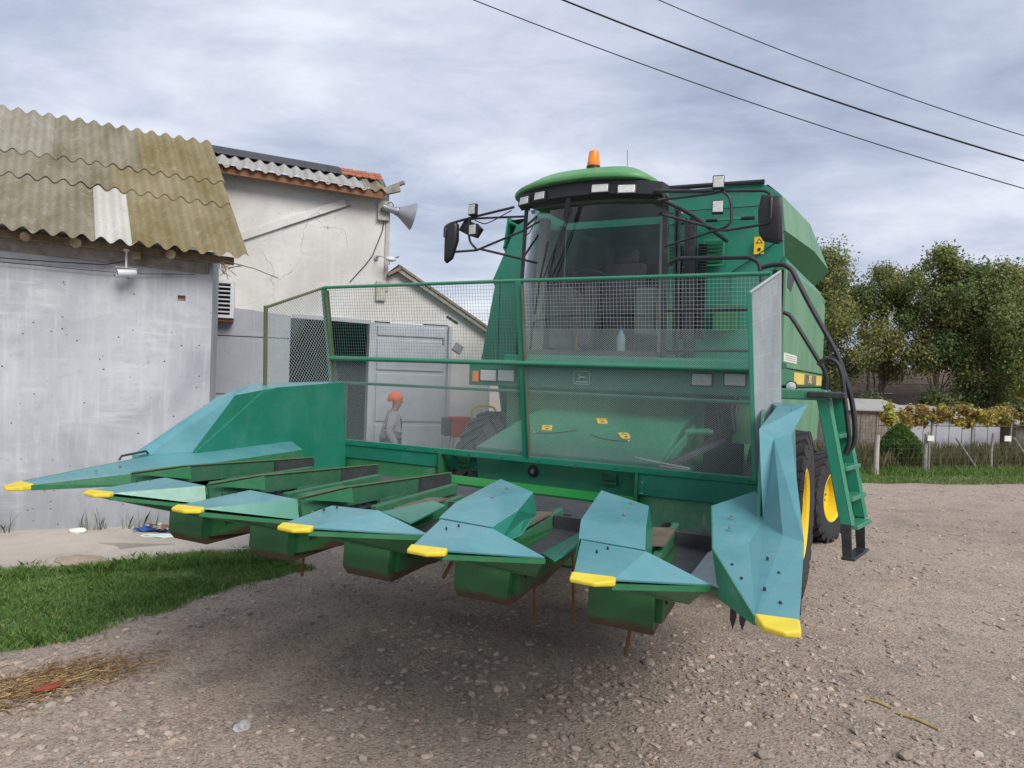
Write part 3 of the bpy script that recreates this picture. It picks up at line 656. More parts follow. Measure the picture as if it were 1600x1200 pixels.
# debris heap by the wall
r_=random.Random(4)
db=empty('debris_heap',(-4.12,8.62,.045),0,'heap of broken boards and rags at the foot of the white wall','debris')
for k in range(12):
    c=(r_.uniform(-.15,.25),r_.uniform(-.1,.12),.02+.07*r_.random()); g=G(); g.box(c,(r_.uniform(.1,.32),r_.uniform(.02,.06),.015),Euler((r_.uniform(-.3,.3),r_.uniform(-.4,.4),r_.uniform(0,3))).to_matrix()); g.build('board_scrap',M['wood_brown'] if k%3 else M['wood_pale'],db)
g=G(); g.add([(-.36+.07*i+.02*math.sin(i*3+j),-.09+.06*j,.03+.02*math.sin(i*2.1+j*1.7)) for j in range(4) for i in range(7)],[(j*7+i,j*7+i+1,j*7+i+8,j*7+i+7) for j in range(3) for i in range(6)]); g.build('blue_rag',M['blue_plastic'],db,True)
g=G(); g.add([(-.1+.05*i,-.02+.05*j,.07+.02*math.sin(i*2+j)) for j in range(3) for i in range(5)],[(j*5+i,j*5+i+1,j*5+i+6,j*5+i+5) for j in range(2) for i in range(4)]); g.build('white_rag',M['white_label'],db,True)
pts=[]
for k in range(60): a=k*.55; pts.append((-4.08+(.10+.06*math.sin(k*.7))*math.cos(a)*1.6+.002*k,8.36+(.05+.02*math.sin(k*.9))*math.sin(a),.055+.006*math.sin(k)))
o=G().tube(pts,.008,5).build('rope',M['cord'],None,True); tag(o,'tangled pale green rope on the concrete before the debris','rope')
bm=bmesh.new(); bmesh.ops.create_icosphere(bm,subdivisions=2,radius=1)
for v in bm.verts: v.co*=1+.3*noise.noise(v.co*1.7); v.co.x*=.11;v.co.y*=.06;v.co.z*=.04
me=bpy.data.meshes.new('plaster_lump'); bm.to_mesh(me);bm.free(); o=link('plaster_lump',me,M['white_label']); o.location=(-5.05,8.42,.065); tag(o,'white lump of plaster at the foot of the wall','rubble')
# ================================================================ COMBINE HARVESTER
ORG=(.117,6.368,0); RZ=R(-27.4)
cv=empty('combine_harvester',ORG,RZ,'green combine harvester with glazed cab and yellow wheels','combine harvester')
UC=.06   # centre line
def part(g,name,mat,parent=None,smooth=False,bevel=0,**k): return g.build(name,M[mat],parent or cv,smooth,bevel,**k)
# ---- wheels
def wheel(u_in,u_out,v,r,rim_r,nl,label):
    w=empty('wheel'); w.parent=cv; w.location=((u_in+u_out)/2,v,r-.015)
    if label: w['label']=label
    s=1 if u_out>u_in else -1; wd=abs(u_out-u_in); h=wd/2
    Mx=Matrix.Rotation(R(90)*s,4,'Y')
    prof=[(rim_r,-h*.78),(rim_r*1.05,-h*.9),(r*.80,-h),(r*.90,-h*.97),(r*.945,-h*.80),(r*.96,-h*.4),(r*.963,0),(r*.96,h*.4),(r*.945,h*.80),(r*.90,h*.97),(r*.80,h),(rim_r*1.05,h*.9),(rim_r,h*.78)]
    g=G(); g.lathe(prof,44,Mx)
    for k in range(nl):
        for sd in (-1,1):
            a=2*math.pi*(k+(.5 if sd>0 else 0))/nl; da=.30*26/nl
            def P(ang,rr,z): return Mx@Vector((rr*math.cos(ang),rr*math.sin(ang),z))
            z0,z1=sd*.01*wd,sd*h*1.0; t=.055*26/nl*1.25
            vs=[]
            for rr,(lo,hi) in ((r*.94,(0,1)),(r*1.0,(0,1))):
                for zz,aa in ((z0,a+da*.55),(z1*.93,a-da*.35)):
                    R2=rr if zz==z0 else rr*.985
                    vs+= [P(aa-t,R2,zz),P(aa+t,R2,zz)]
            g.add(vs,[(0,1,3,2),(4,6,7,5),(0,4,5,1),(2,3,7,6),(0,2,6,4),(1,5,7,3)])
            # shoulder of the lug
            vs=[P(a-da*.35-t,r*.97,z1*.93),P(a-da*.35+t,r*.97,z1*.93),P(a-da*.4-t,r*.84,z1*1.02),P(a-da*.4+t,r*.84,z1*1.02),P(a-da*.35-t,r*.90,z1*.8),P(a-da*.35+t,r*.9,z1*.8),P(a-da*.4-t,r*.82,z1*.9),P(a-da*.4+t,r*.82,z1*.9)]
            g.add(vs,[(0,1,3,2),(4,6,7,5),(0,4,5,1),(2,3,7,6),(0,2,6,4),(1,5,7,3)])
    g.build('tyre',M['rubber'],w,True)
    g=G(); g.lathe([(rim_r*1.04,h*.86),(rim_r*1.0,h*.90),(rim_r*.93,h*.80),(rim_r*.88,h*.30),(rim_r*.86,h*.05),(rim_r*.5,-h*.05),(rim_r*.42,h*.1),(rim_r*.18,h*.12),(.001,h*.14)],40,Mx); g.lathe([(rim_r*1.02,-h*.86),(rim_r*.9,-h*.5),(rim_r*.86,h*.0)],40,Mx); g.build('rim',M['yellow_rim'],w,True)
    for k in range(8):
        a=2*math.pi*k/8; c=Mx@Vector((rim_r*.30*math.cos(a),rim_r*.30*math.sin(a),h*.13)); g=G(); g.lathe([(.001,.02),(.018,.02),(.018,-.02)],6,Matrix.Translation(c)@Mx); g.build('wheel_nut',M['steel'],w)
    return w
wheel(1.70,2.22,1.84,.83,.44,24,'front wheel with yellow rim beside the ladder')
wheel(-.93,-1.43,1.84,.83,.44,24,'front wheel seen through the mesh guard')
wheel(1.92,2.32,4.78,.62,.33,22,'rear wheel with yellow rim behind the ladder').rotation_euler=(0,0,R(-17))
wheel(-1.64,-2.06,4.75,.66,.36,22,None)
part(G().tube([(-1.6,1.84,.82),(1.75,1.84,.82)],.16,12),'front_axle','green_dirty',smooth=True)
part(G().beam((-1.7,4.75,.68),(1.95,4.75,.68),.16,.16),'rear_axle','green_dirty',bevel=.01)
# ---- hull: threshing body, engine and side panels
def hullring(v,hw,z0,z1,ch): return [(UC-hw,v,z0+ch),(UC-hw+ch,v,z0),(UC+hw-ch,v,z0),(UC+hw,v,z0+ch),(UC+hw,v,z1),(UC-hw,v,z1)]
g=G(); g.loft([hullring(1.45,1.0,1.15,2.2,.15),hullring(2.6,1.55,.95,2.2,.2),hullring(5.6,1.55,.95,2.3,.2),hullring(6.5,1.5,1.3,2.5,.2)]); part(g,'threshing_body','green_dirty',bevel=.01)
def sidepanel(s):
    f=lambda v: UC+s*(1.78+.035*(v-2.6))
    def Pn(v,w,o=0): return (f(v)+s*o,v,w)
    g=G(); g.plate([Pn(2.6,2.27),Pn(6.4,2.25),Pn(6.4,3.3),Pn(5.5,3.42),Pn(2.6,3.36)],.03,(s,0,0)); part(g,'side_panel','green_faded' if s>0 else 'green',bevel=.006,label='large faded green side panel' if s>0 else None)
    g=G(); g.plate([Pn(2.6,2.06,-.008),Pn(6.4,2.05,-.008),Pn(6.4,2.235,-.008),Pn(2.6,2.255,-.008)],.03,(s,0,0)); part(g,'stripe_panel','green_light')
    g=G(); g.plate([Pn(2.75,1.55,-.02),Pn(3.7,1.25,-.02),Pn(6.2,1.25,-.02),Pn(6.4,2.03,-.01),Pn(2.6,2.03,-.01)],.03,(s,0,0)); part(g,'lower_panel','green_faded' if s>0 else 'green',bevel=.006)
    # rounded shoulder above the panel
    rings=[]
    for v in (2.66,4.2,5.6,6.4):
        x=f(v); zc=3.42 if v<6 else 3.38; rings.append([(x-s*.30,v,zc+.16),(x-s*.10,v,zc+.13),(x-s*.02,v,zc+.04),(x,v,zc-.05),(x-s*.06,v,zc-.09),(x-s*.32,v,zc-.05)])
    part(G().loft(rings),'panel_shoulder','green_light',smooth=True)
    return f,Pn
fR,PR=sidepanel(1); sidepanel(-1)
part(G().plate([PR(2.68,3.15,.004),PR(2.95,3.13,.004),PR(3.2,3.31,.004),PR(2.68,3.33,.004)],.006,(1,0,0)),'air_slot','black_metal')
part(G().plate([PR(3.45,2.083,.003),PR(6.3,2.072,.003),PR(6.3,2.215,.003),PR(3.45,2.228,.003)],.006,(1,0,0)),'stripe','stripe_yellow',label='yellow stripe with the model number')
part(G().plate([PR(4.35,2.082,.007),PR(5.6,2.078,.007),PR(5.6,2.213,.007),PR(4.35,2.219,.007)],.004,(1,0,0)),'stripe_block','stripe_dark')
def text(body,size,mat,parent,loc,rot,name,extrude=.002,sx=1):
    cu=bpy.data.curves.new(name,'FONT'); cu.body=body; cu.size=size; cu.extrude=extrude; cu.align_x='CENTER'; cu.align_y='CENTER'
    o=bpy.data.objects.new(name+'_tmp',cu); COL.objects.link(o); dg=bpy.context.evaluated_depsgraph_get(); me=bpy.data.meshes.new_from_object(o.evaluated_get(dg)); bpy.data.objects.remove(o)
    for v in me.vertices: v.co.x*=sx
    q=link(name,me,M[mat],parent); q.location=loc; q.rotation_euler=rot; return q
rotR=Matrix(((0,0,1),(1,0,0),(0,1,0))).to_euler()   # text x -> rearwards, y -> up, facing out
text('2056',.15,'stripe_text',cv,PR(4.97,2.148,.010),rotR,'model_number',.002,2.4)
part(G().plate([PR(2.65,2.335,.003),PR(3.6,2.33,.003),PR(3.6,2.425,.003),PR(2.65,2.43,.003)],.005,(1,0,0)),'information_plate','white_label')
for k in range(3): part(G().plate([PR(2.75,2.355+k*.024,.006),PR(3.5,2.352+k*.024,.006),PR(3.5,2.358+k*.024,.006),PR(2.75,2.361+k*.024,.006)],.002,(1,0,0)),'plate_line','plastic_grey')
# ---- grain tank
def tk(s):
    return [(UC+s*1.50,2.6,4.29),(UC+s*1.70,2.6,4.15),(UC+s*1.75,2.6,3.48),(UC+s*1.63,2.6,3.32)]
R_=tk(1); L_=[(-1.50,2.6,3.97),(-1.83,2.6,3.31),(-1.79,2.6,3.24),(-1.97,2.6,2.25)]
g=G(); g.plate([R_[0],R_[1],R_[2],R_[3],(UC+1.66,2.6,2.2),(-1.97,2.6,2.2),(-1.79,2.6,3.24),(-1.83,2.6,3.31),(-1.50,2.6,4.02),(-.9,2.6,4.31)],.04,(0,-1,0)); part(g,'tank_front','green',bevel=.008)
def tside(s):
    a=[(UC+s*1.70,2.62,4.15),(UC+s*1.86,4.1,4.12),(UC+s*1.93,6.2,3.90)]; b=[(UC+s*1.75,2.62,3.76),(UC+s*1.9,4.2,3.80),(UC+s*1.95,6.25,3.845)]
    c=[(UC+s*1.45,2.62,3.33),(UC+s*1.5,4.2,3.33),(UC+s*1.55,6.1,3.33)]
    g=G(); 
    g.add(a+b,[(0,1,4,3),(1,2,5,4)])
    o=part(g,'tank_side','green_faded' if s>0 else 'green'); md=o.modifiers.new('solid','SOLIDIFY'); md.thickness=.02
    g=G()
    g.add(b+c,[(0,1,4,3),(1,2,5,4)])
    o=part(g,'tank_underside','green_dirty'); md=o.modifiers.new('solid','SOLIDIFY'); md.thickness=.015
    return a
aR=tside(1); aL=tside(-1)
g=G(); g.add([(-1.6,2.62,4.1),(UC+1.55,2.62,4.28),aR[0],aR[1],aR[2],aL[2],aL[1]],[(0,1,2,3,4,5,6)]); part(g,'tank_cover','green')
g=G(); g.add([aR[2],aL[2],(UC-1.55,6.25,3.3),(UC+1.55,6.25,3.3)],[(0,1,2,3)]); part(g,'tank_rear','green')
part(G().tube([(.40,2.56,4.325),(UC+1.52,2.56,4.30)],.028,8),'tank_edge_bar','black_metal',smooth=True)
part(G().tube([(.42,2.555,4.04),(1.53,2.555,4.035)],.006,6),'tank_seam','black_metal')
part(G().tube([(.5,2.555,2.64),(1.25,2.555,2.89),(1.25,2.555,3.3),(1.72,2.555,3.62)],.008,6),'tank_wire','black_metal',smooth=True)
vf=G()
for a,b in (((.94,2.545,3.67),(1.18,2.56,3.70)),((.94,2.545,3.39),(1.18,2.56,3.41)),((.94,2.545,3.41),(.96,2.56,3.67)),((1.16,2.545,3.41),(1.18,2.56,3.67))): vf.box2(a,b)
vent=part(vf,'vent','green_light',bevel=.003)
for k in range(6): part(G().box((1.06,2.55,3.44+.04*k),(.20,.02,.016),Matrix.Rotation(R(25),3,'X')),'louvre','green_dirty',vent)
h_=part(G().tube([(.985,2.5,3.898),(1.49,2.5,3.895)],.014,8),'tank_handle','green_light',smooth=True)
for a,b in ((.975,1.10),(1.36,1.50)): part(G().tube([(a,2.5,3.898),(b,2.5,3.896)],.020,8),'handle_grip','black_plastic',h_,True)
part(G().box((1.22,2.52,2.80),(.26,.05,.30)),'latch_box','green_dirty',bevel=.01)
def wlabel(c,w,h,rot,parent=None):
    """yellow warning label: black triangle and a dark pictogram below"""
    e=empty('warning_label'); e.parent=parent or cv; e.location=c; e.rotation_euler=rot
    G().box((0,0,0),(w,.004,h)).build('label_sheet',M['label_yellow'],e)
    t=h*.2; G().plate([(-t,-.004,h*.12),(t,-.004,h*.12),(0,-.004,h*.42)],.001,(0,-1,0)).build('triangle',M['label_black'],e)
    G().plate([(-t*.55,-.0055,h*.16),(t*.55,-.0055,h*.16),(0,-.0055,h*.34)],.001,(0,-1,0)).build('triangle_centre',M['label_yellow'],e)
    G().plate([(-.14*w,-.004,-.36*h),(.14*w,-.004,-.32*h),(.2*w,-.004,-.2*h),(.05*w,-.004,-.12*h),(-.14*w,-.004,-.18*h)],.001,(0,-1,0)).build('pictogram',M['label_black'],e)
    return e
wlabel((1.55,2.553,3.60),.105,.19,(0,0,0))
# ---- cab
FV=1.12
def gl(u): return FV+.11*(u-UC)**2/.55     # bowed windscreen in plan
UL,UR=-.66,.83
pl=[(UL+(UR-UL)*i/14) for i in range(15)]
def taper(u,w): # cab narrows slightly upward
    k=(w-2.3)/1.6; return UC+(u-UC)*(1.06-.05*k)
cabE=empty('cab'); cabE.parent=cv
g=G()
for j,w in enumerate((2.36,2.8,3.25,3.6,3.86)):
    for u in pl: g.v.append((taper(u,w),gl(u)+.03*(w-2.36)/1.5,w))
n=len(pl)
for j in range(4):
    for i in range(n-1): g.f.append((j*n+i,j*n+i+1,(j+1)*n+i+1,(j+1)*n+i))
ws=part(g,'windscreen','glass',cabE,True)
def post(u,v0,v1,w0,w1,a,b,name='pillar',mat='black_metal',lean=0):
    return part(G().beam((taper(u,w0),v0,w0),(taper(u,w1)+lean,v1,w1),a,b,(0,1,0)),name,mat,cabE,bevel=.008)
post(UL-.01,gl(UL)+.02,gl(UL)+.05,2.3,3.9,.045,.06); post(UR+.01,gl(UR)+.02,gl(UR)+.05,2.3,3.9,.055,.06)
post(UR+.04,2.30,2.30,2.3,3.9,.07,.09); post(UL-.04,2.30,2.30,2.3,3.9,.07,.09)
post(UR+.03,1.72,1.72,2.3,3.9,.03,.04); 
for s,u in ((1,UR+.012),(-1,UL-.012)):
    g=G(); g.add([(taper(u,2.36),gl(u)+.06,2.36),(taper(u,2.36),2.28,2.36),(taper(u,3.86),2.28,3.86),(taper(u,3.86),gl(u)+.08,3.86)],[(0,1,2,3)]); part(g,'side_window','glass',cabE)
g=G(); g.add([(UL,2.32,2.9),(UR,2.32,2.9),(UR,2.32,3.86),(UL,2.32,3.86)],[(0,1,2,3)]); part(g,'rear_window','glass_dark',cabE)
part(G().box((UC+.03,2.36,2.85),(1.5,.04,1.1)),'cab_back','interior',cabE)
# ribbed hose beside the door
g=G()
for k in range(34): g.lathe([(.045,0),(.056,.012),(.045,.024)],10,Matrix.Translation((UR+.17,2.28,2.55+k*.031)))
part(g,'air_hose','black_plastic',cabE,True,kind='stuff')
# pale door-post trim inside the left corner
post(UL+.13,1.40,1.44,2.32,3.8,.10,.10,'inner_trim','interior_tan')
post(UR-.07,1.45,1.48,2.32,3.7,.05,.08,'inner_trim','interior_tan')
# front header band with work lights
g=G(); rings=[]
for i,u in enumerate(pl):
    uu=taper(u,3.9)+(u-UC)*.03; v=gl(u)-.09; dz=.045*(1-((u-UC)/.75)**2)
    rings.append([(uu,v+.03,3.83+dz*.55),(uu,v-.06,3.86+dz*.75),(uu,v-.05,4.0+dz),(uu,v+.2,4.02+dz)])
part(G().loft([[(a,b,c-(-.012 if i<2 else .0)) for i,(a,b,c) in enumerate(q)] for q in rings]),'light_band','black_plastic',cabE,True)
part(G().box2((UL+.02,1.25,3.93),(UR-.06,2.28,3.97)),'headliner','interior_tan',cabE,bevel=.01)
def worklamp(u,w,yaw,pitch,name='work_light',sx=.15,sz=.085,parent=cabE,v=None):
    e=empty(name); e.parent=parent; e.location=(u,(gl(u)-.165) if v is None else v,w); e.rotation_euler=(R(pitch),0,R(yaw))
    part(G().box((0,.02,0),(sx,.05,sz)),'lamp_case','black_plastic',e,bevel=.008); part(G().box((0,-.008,0),(sx*.86,.012,sz*.80)),'lamp_lens','lamp_lens',e,bevel=.004)
    return e
worklamp(-.60,3.915,-24,-10,sx=.15,sz=.10); worklamp(-.40,3.94,-16,-10,sx=.15,sz=.10); worklamp(.27,3.95,6,-10,sx=.19,sz=.10); worklamp(.53,3.93,14,-10,sx=.19,sz=.10)
# roof cap
g=G(); rings=[]
outl=[(-.90,1.36),(-.84,1.14),(-.56,.95),(0.0,.88),(.50,.93),(.68,1.05),(.74,1.30),(.68,1.8),(.62,2.2),(-.78,2.3),(-.86,1.9)]
def ol(k,dz): return [(UC+(x-.02)*k,1.6+(y-1.6)*k,z) for (x,y),z in zip(outl,[dz(x,y) for x,y in outl])]
crown=lambda x,y: 4.0+.05*(1-(x/.85)**2)
crown=lambda x,y: 4.02+.045*(1-(x/.85)**2)-.05*max(0,-x-.45)
rings=[ol(.93,lambda x,y:crown(x,y)-.01),ol(.985,lambda x,y:crown(x,y)-.012),ol(1.0,lambda x,y:crown(x,y)-.002),ol(1.0,lambda x,y:crown(x,y)+.03),ol(.985,lambda x,y:crown(x,y)+.045),ol(.90,lambda x,y:crown(x,y)+.085),ol(.70,lambda x,y:4.02+.045+.145),ol(.60,lambda x,y:4.23),ol(.2,lambda x,y:4.25)]
o=part(G().loft(rings),'roof_cap','green_roof',cabE,True); md=o.modifiers.new('sub','SUBSURF'); md.levels=2; md.render_levels=2
# beacon
bc=empty('beacon'); bc.parent=cabE; bc.location=(.10,1.2,4.235)
part(G().lathe([(.001,-.03),(.072,-.03),(.072,.012),(.06,.02),(.001,.02)],20),'beacon_base','black_plastic',bc,True)
part(G().lathe([(.066,.015),(.066,.05),(.062,.055),(.052,.15),(.045,.165),(.001,.17)],20),'beacon_lens','orange_lens',bc,True)
part(G().tube([(.36,1.5,4.25),(.355,1.5,4.47)],.003,5),'antenna','black_metal',cabE,True)
# interior
st=empty('driver_seat'); st.parent=cabE
part(G().box((.17,1.85,2.72),(.50,.48,.12)),'seat_cushion','seat_fabric',st,bevel=.04,seg=3); part(G().box((.17,2.10,3.08),(.48,.12,.62),Matrix.Rotation(R(-8),3,'X')),'seat_back','seat_fabric',st,bevel=.045,seg=3); part(G().box((.17,2.16,3.47),(.28,.09,.16)),'headrest','seat_fabric',st,bevel=.035,seg=3); part(G().box((.17,1.88,2.5),(.3,.3,.32)),'seat_base','interior',st)
part(G().box((.49,1.85,2.94),(.09,.36,.08)),'armrest','seat_fabric',st,bevel=.02)
swM=Matrix.Translation((-.02,1.62,3.10))@Matrix.Rotation(R(-32),4,'X')
sw=empty('steering_wheel'); sw.parent=cabE
part(G().tube([swM@Vector((.23*math.cos(a),.23*math.sin(a),0)) for a in np.linspace(0,2*math.pi,33)],.014,8),'wheel_ring','black_plastic',sw,True)
for a in (R(90),R(210),R(330)): part(G().tube([swM@Vector((.02*math.cos(a),.02*math.sin(a),-.03)),swM@Vector((.22*math.cos(a),.22*math.sin(a),0))],.011,6),'spoke','black_plastic',sw,True)
part(G().beam((-.02,1.62,3.08),(-.02,1.42,2.4),.14,.12),'steering_column','interior',cabE,bevel=.02)
part(G().box((UC+.02,1.75,2.33),(1.46,1.2,.06)),'cab_floor','interior',cabE)
part(G().box((.62,1.8,2.78),(.22,.7,.5)),'side_console','interior_tan',cabE,bevel=.03)
part(G().box((-.50,2.05,2.75),(.28,.4,.7)),'storage_box','interior_tan',cabE,bevel=.03)
# wipers
wp=empty('wiper'); wp.parent=cabE
part(G().beam((-.055,.99,3.97),(-.12,1.03,3.70),.05,.02,(0,1,0)),'wiper_motor_cover','black_plastic',wp,bevel=.006)
part(G().tube([(-.085,1.04,3.76),(-.24,1.06,3.40),(-.385,1.10,3.08)],.007,6),'wiper_arm','black_metal',wp,True); part(G().tube([(-.055,1.04,3.80),(-.19,1.06,3.42),(-.33,1.09,3.06)],.007,6),'wiper_arm','black_metal',wp,True)
part(G().tube([(-.33,1.085,3.48),(-.42,1.10,3.06),(-.47,1.12,2.72)],.010,6),'wiper_blade','black_plastic',wp,True)
# ---- platform, headlamp beam and emblem
part(G().box2((-.82,1.12,2.20),(1.82,2.58,2.30)),'platform','green',bevel=.01)
part(G().box2((-1.38,1.33,1.95),(1.80,1.46,2.19)),'lamp_beam','green',bevel=.012,label='dark green beam carrying the headlamps')
for i,(u0,u1,z0,z1) in enumerate(((-1.21,-1.01,2.005,2.125),(-.985,-.785,2.01,2.13),(1.165,1.355,2.045,2.155),(1.475,1.665,2.055,2.165))):
    h=empty('headlight'); h.parent=cv; h.location=((u0+u1)/2,1.32,(z0+z1)/2); part(G().box((0,.012,0),(u1-u0+.03,.05,z1-z0+.025)),'lamp_case','black_plastic',h,bevel=.01); part(G().box((0,-.018,0),(u1-u0,.015,z1-z0)),'lamp_lens','lamp_lens',h,bevel=.006)
part(G().box((-1.28,1.315,2.05),(.07,.04,.12)),'turn_signal','orange_lens',bevel=.008)
bd=empty('emblem'); bd.parent=cv; bd.location=(.005,1.325,2.078)
fp=[]
for cx,cz,a0 in ((.07,.05,0),(-.07,.05,90),(-.07,-.05,180),(.07,-.05,270)):
    for k in range(5): a=R(a0+k*22.5); fp.append((cx+.018*math.cos(a),0,cz+.018*math.sin(a)))
G().tube(fp+[fp[0]],.0045,6).build('emblem_border',M['badge'],bd,True)
deer=[(-.055,-.018),(-.035,-.004),(-.03,.006),(-.034,.018),(-.042,.03),(-.036,.034),(-.028,.022),(-.018,.012),(.0,.016),(.02,.012),(.034,.02),(.03,.008),(.045,.0),(.06,-.004),(.058,-.008),(.04,-.006),(.025,-.002),(.0,0),(-.018,-.004),(-.03,-.014),(-.05,-.024)]
G().plate([(x,0,z) for x,z in deer],.006,(0,-1,0)).build('emblem_deer',M['badge'],bd)
G().plate([(-.036,-.001,.03),(-.03,-.001,.042),(-.024,-.001,.044),(-.03,-.001,.030)],.005,(0,-1,0)).build('emblem_antler',M['badge'],bd)
G().box((0,0,-.044),(.125,.006,.013)).build('emblem_band',M['badge'],bd)
# ---- feeder house
def fr_(v,z,hw,d): return [(.33-hw,v,z),(.33+hw,v,z),(.33+hw*.97,v+.05,z-d),(.33-hw*.97,v+.05,z-d)]
g=G(); g.loft([fr_(.10,1.40,.88,.5),fr_(1.15,1.685,.82,.62),fr_(1.9,1.80,.8,.7)]); fh=part(g,'feeder_house','green_light',bevel=.015)
pit=math.atan2(.285,1.05)
def onfeed(u,v,dz=0): return (u,v,1.40+(v-.10)*.2714+dz)
for u,v,rz in ((-.10,.72,.35),(.36,1.02,.5),(.72,.66,.6)):
    e=wlabel(onfeed(u,v,.006),.10,.15,(-R(90)+pit,0,rz),fh)
for a,b in (((-.16,.55),(.22,.72)),((.40,.62),(.80,.52))):
    p=[onfeed(a[0]+(b[0]-a[0])*k/8,a[1]+(b[1]-a[1])*k/8-.05*math.sin(math.pi*k/8),.008) for k in range(9)]; part(G().tube(p,.005,5),'release_cable','black_metal',fh,True); part(G().sphere(p[-1 if a[0]>0 else 0],.018,8,6),'cable_knob','steel',fh,True)
part(G().beam((1.18,.2,1.33),(1.22,1.25,1.62),.03,.09),'feeder_side_bar','green_light',fh,bevel=.006)
part(G().tube([(1.2,1.0,1.60),(1.42,1.0,1.62)],.035,10),'pivot_pin','green_light',fh,True); part(G().lathe([(.001,0),(.022,0),(.022,.03),(.001,.03)],10,Matrix.Translation((1.42,1.0,1.62))@Matrix.Rotation(R(90),4,'Y')),'pin_head','steel',fh,True)
part(G().beam((1.22,.20,1.36),(1.52,1.15,1.54),.045,.05),'lift_arm','dark_deck',fh,bevel=.008)
for k in range(2): part(G().tube([(.98,.14+.03*k,1.40+.02*k),(1.2,.12,1.375+.025*k),(1.45,.16,1.36+.01*k)],.011,8),'hydraulic_hose','silver_hose',fh,True)
for u0 in (-.25,1.0): part(G().tube([(u0,.35,.95),(u0,1.5,.85)],.05,10),'lift_cylinder','steel' if u0>0 else 'green_dirty',smooth=True)
# dark machinery bay under the platform
part(G().box2((-.86,1.75,1.0),(1.6,1.80,2.19)),'bulkhead','black_metal')
g=G()
for k in range(6): g.tube([(1.35+.05*k,1.5,2.15),(1.38+.04*k,1.35,1.95-.03*k),(1.45+.03*k,1.3,1.62),(1.3+.03*k,1.15,1.45)],.012,6)
part(g,'hoses','black_plastic',smooth=True,kind='stuff')
part(G().plate([(1.55,1.40,1.5),(1.80,1.40,1.5),(1.80,1.40,1.95),(1.55,1.40,1.95)],.02,(0,-1,0)),'mud_flap','green_faded',bevel=.004)
# ---- platform rails, ladder and hand rails
def rail(name,pts,r,mat='black_metal',parent=None,sub=3):
    # rounded polyline
    P=[Vector(p) for p in pts]; out=[P[0]]
    for i in range(1,len(P)-1):
        a,b,c=P[i-1],P[i],P[i+1]; d=min((a-b).length,(c-b).length)*.35
        s=b+(a-b).normalized()*d; e=b+(c-b).normalized()*d
        for k in range(sub+1):
            t=k/sub; out.append(s*(1-t)**2+b*2*t*(1-t)+e*t*t)
    out.append(P[-1]); return part(G().tube(out,r,8),name,mat,parent,True)
rail('platform_rail',[(.985,.95,2.3),(.974,.95,2.831),(.947,.95,3.06),(.979,.95,3.179),(1.08,.95,3.223),(1.725,.95,3.207),(1.803,.95,3.158),(1.829,.95,3.044),(1.855,.95,2.3)],.020)
rail('rail_bar',[(.977,.95,2.74),(1.835,.95,2.744)],.017); rail('rail_bar',[(1.0,.95,2.36),(1.80,.95,2.373)],.013)
part(G().box2((.95,.9,2.22),(2.05,1.13,2.28)),'deck_step','green',bevel=.008)
part(G().box2((1.85,.55,1.965),(2.42,1.15,2.05)),'ladder_deck','green_light',bevel=.012)
part(G().box2((2.28,.53,1.985),(2.56,1.1,2.035)),'deck_edge','black_metal',bevel=.01)
ld=empty('ladder'); ld.parent=cv
def lr(v): 
    part(G().plate([(2.345,v,1.98),(2.435,v,1.98),(2.645,v,.98),(2.555,v,.98)],.035,(0,-1,0)),'ladder_rail','green',ld,bevel=.006)
    part(G().plate([(2.43,v-.002,1.98),(2.455,v+.03,1.98),(2.665,v+.03,.98),(2.64,v-.002,.98)],.01,(0,-1,0)),'rail_flange','green_light',ld)
    part(G().plate([(2.56,v+.003,.99),(2.64,v+.003,.99),(2.655,v+.003,.72),(2.585,v+.003,.72)],.03,(0,-1,0)),'lower_rail','black_metal',ld,bevel=.004)
lr(.60); n0=set(ld.children); lr(1.05)
for o in ld.children:
    if o not in n0: o.location.x=.085
for z in (1.70,1.44,1.20,.98): 
    u=2.39+(1.98-z)*.215; part(G().plate([(u-.03,.63,z),(u+.085,.63,z),(u+.175,1.02,z),(u+.06,1.02,z)],.035,(0,0,1)),'ladder_step','green_light',ld,bevel=.006)
part(G().plate([(2.575,.585,.725),(2.675,.585,.725),(2.77,1.065,.725),(2.67,1.065,.725)],.025,(0,0,1)),'ladder_step','black_metal',ld,bevel=.006)
rail('hand_rail',[(1.849,.8,3.089),(1.927,.8,3.108),(2.031,.8,3.11),(2.1,.8,3.058),(2.231,.8,2.795),(2.484,.8,2.341),(2.593,.8,2.002),(2.629,.8,1.794),(2.635,.8,1.637),(2.573,.8,1.521)],.021)
rail('hand_rail',[(2.042,.8,2.7),(2.094,.8,2.677),(2.142,.8,2.607),(2.382,.8,2.217),(2.399,.8,2.153),(2.403,.8,2.036)],.018)
rail('hand_rail',[(2.337,.72,2.251),(2.374,.72,2.299),(2.427,.72,2.311),(2.486,.72,2.276),(2.523,.72,2.183),(2.562,.72,1.897),(2.6,.72,1.639),(2.566,.72,1.538)],.018)
ml=empty('marker_lamp'); ml.parent=cv; ml.location=(2.13,.8,2.068)
part(G().lathe([(.001,.035),(.046,.03),(.05,0),(.045,-.04),(.001,-.045)],20,Matrix.Rotation(R(90),4,'X')),'lamp_rim','black_plastic',ml,True); part(G().lathe([(.001,.045),(.036,.036),(.04,.03)],20,Matrix.Rotation(R(90),4,'X')),'lamp_lens','lamp_lens',ml,True); part(G().tube([(-.04,.02,.0),(-.28,.1,.0)],.014,6),'lamp_arm','black_metal',ml,True)
part(G().lathe([(.001,-.02),(.05,-.02),(.05,.01),(.001,.02)],14,Matrix.Translation((2.60,1.07,1.66))@Matrix.Rotation(R(90),4,'Y')),'red_reflector','red_plastic',ld,True)
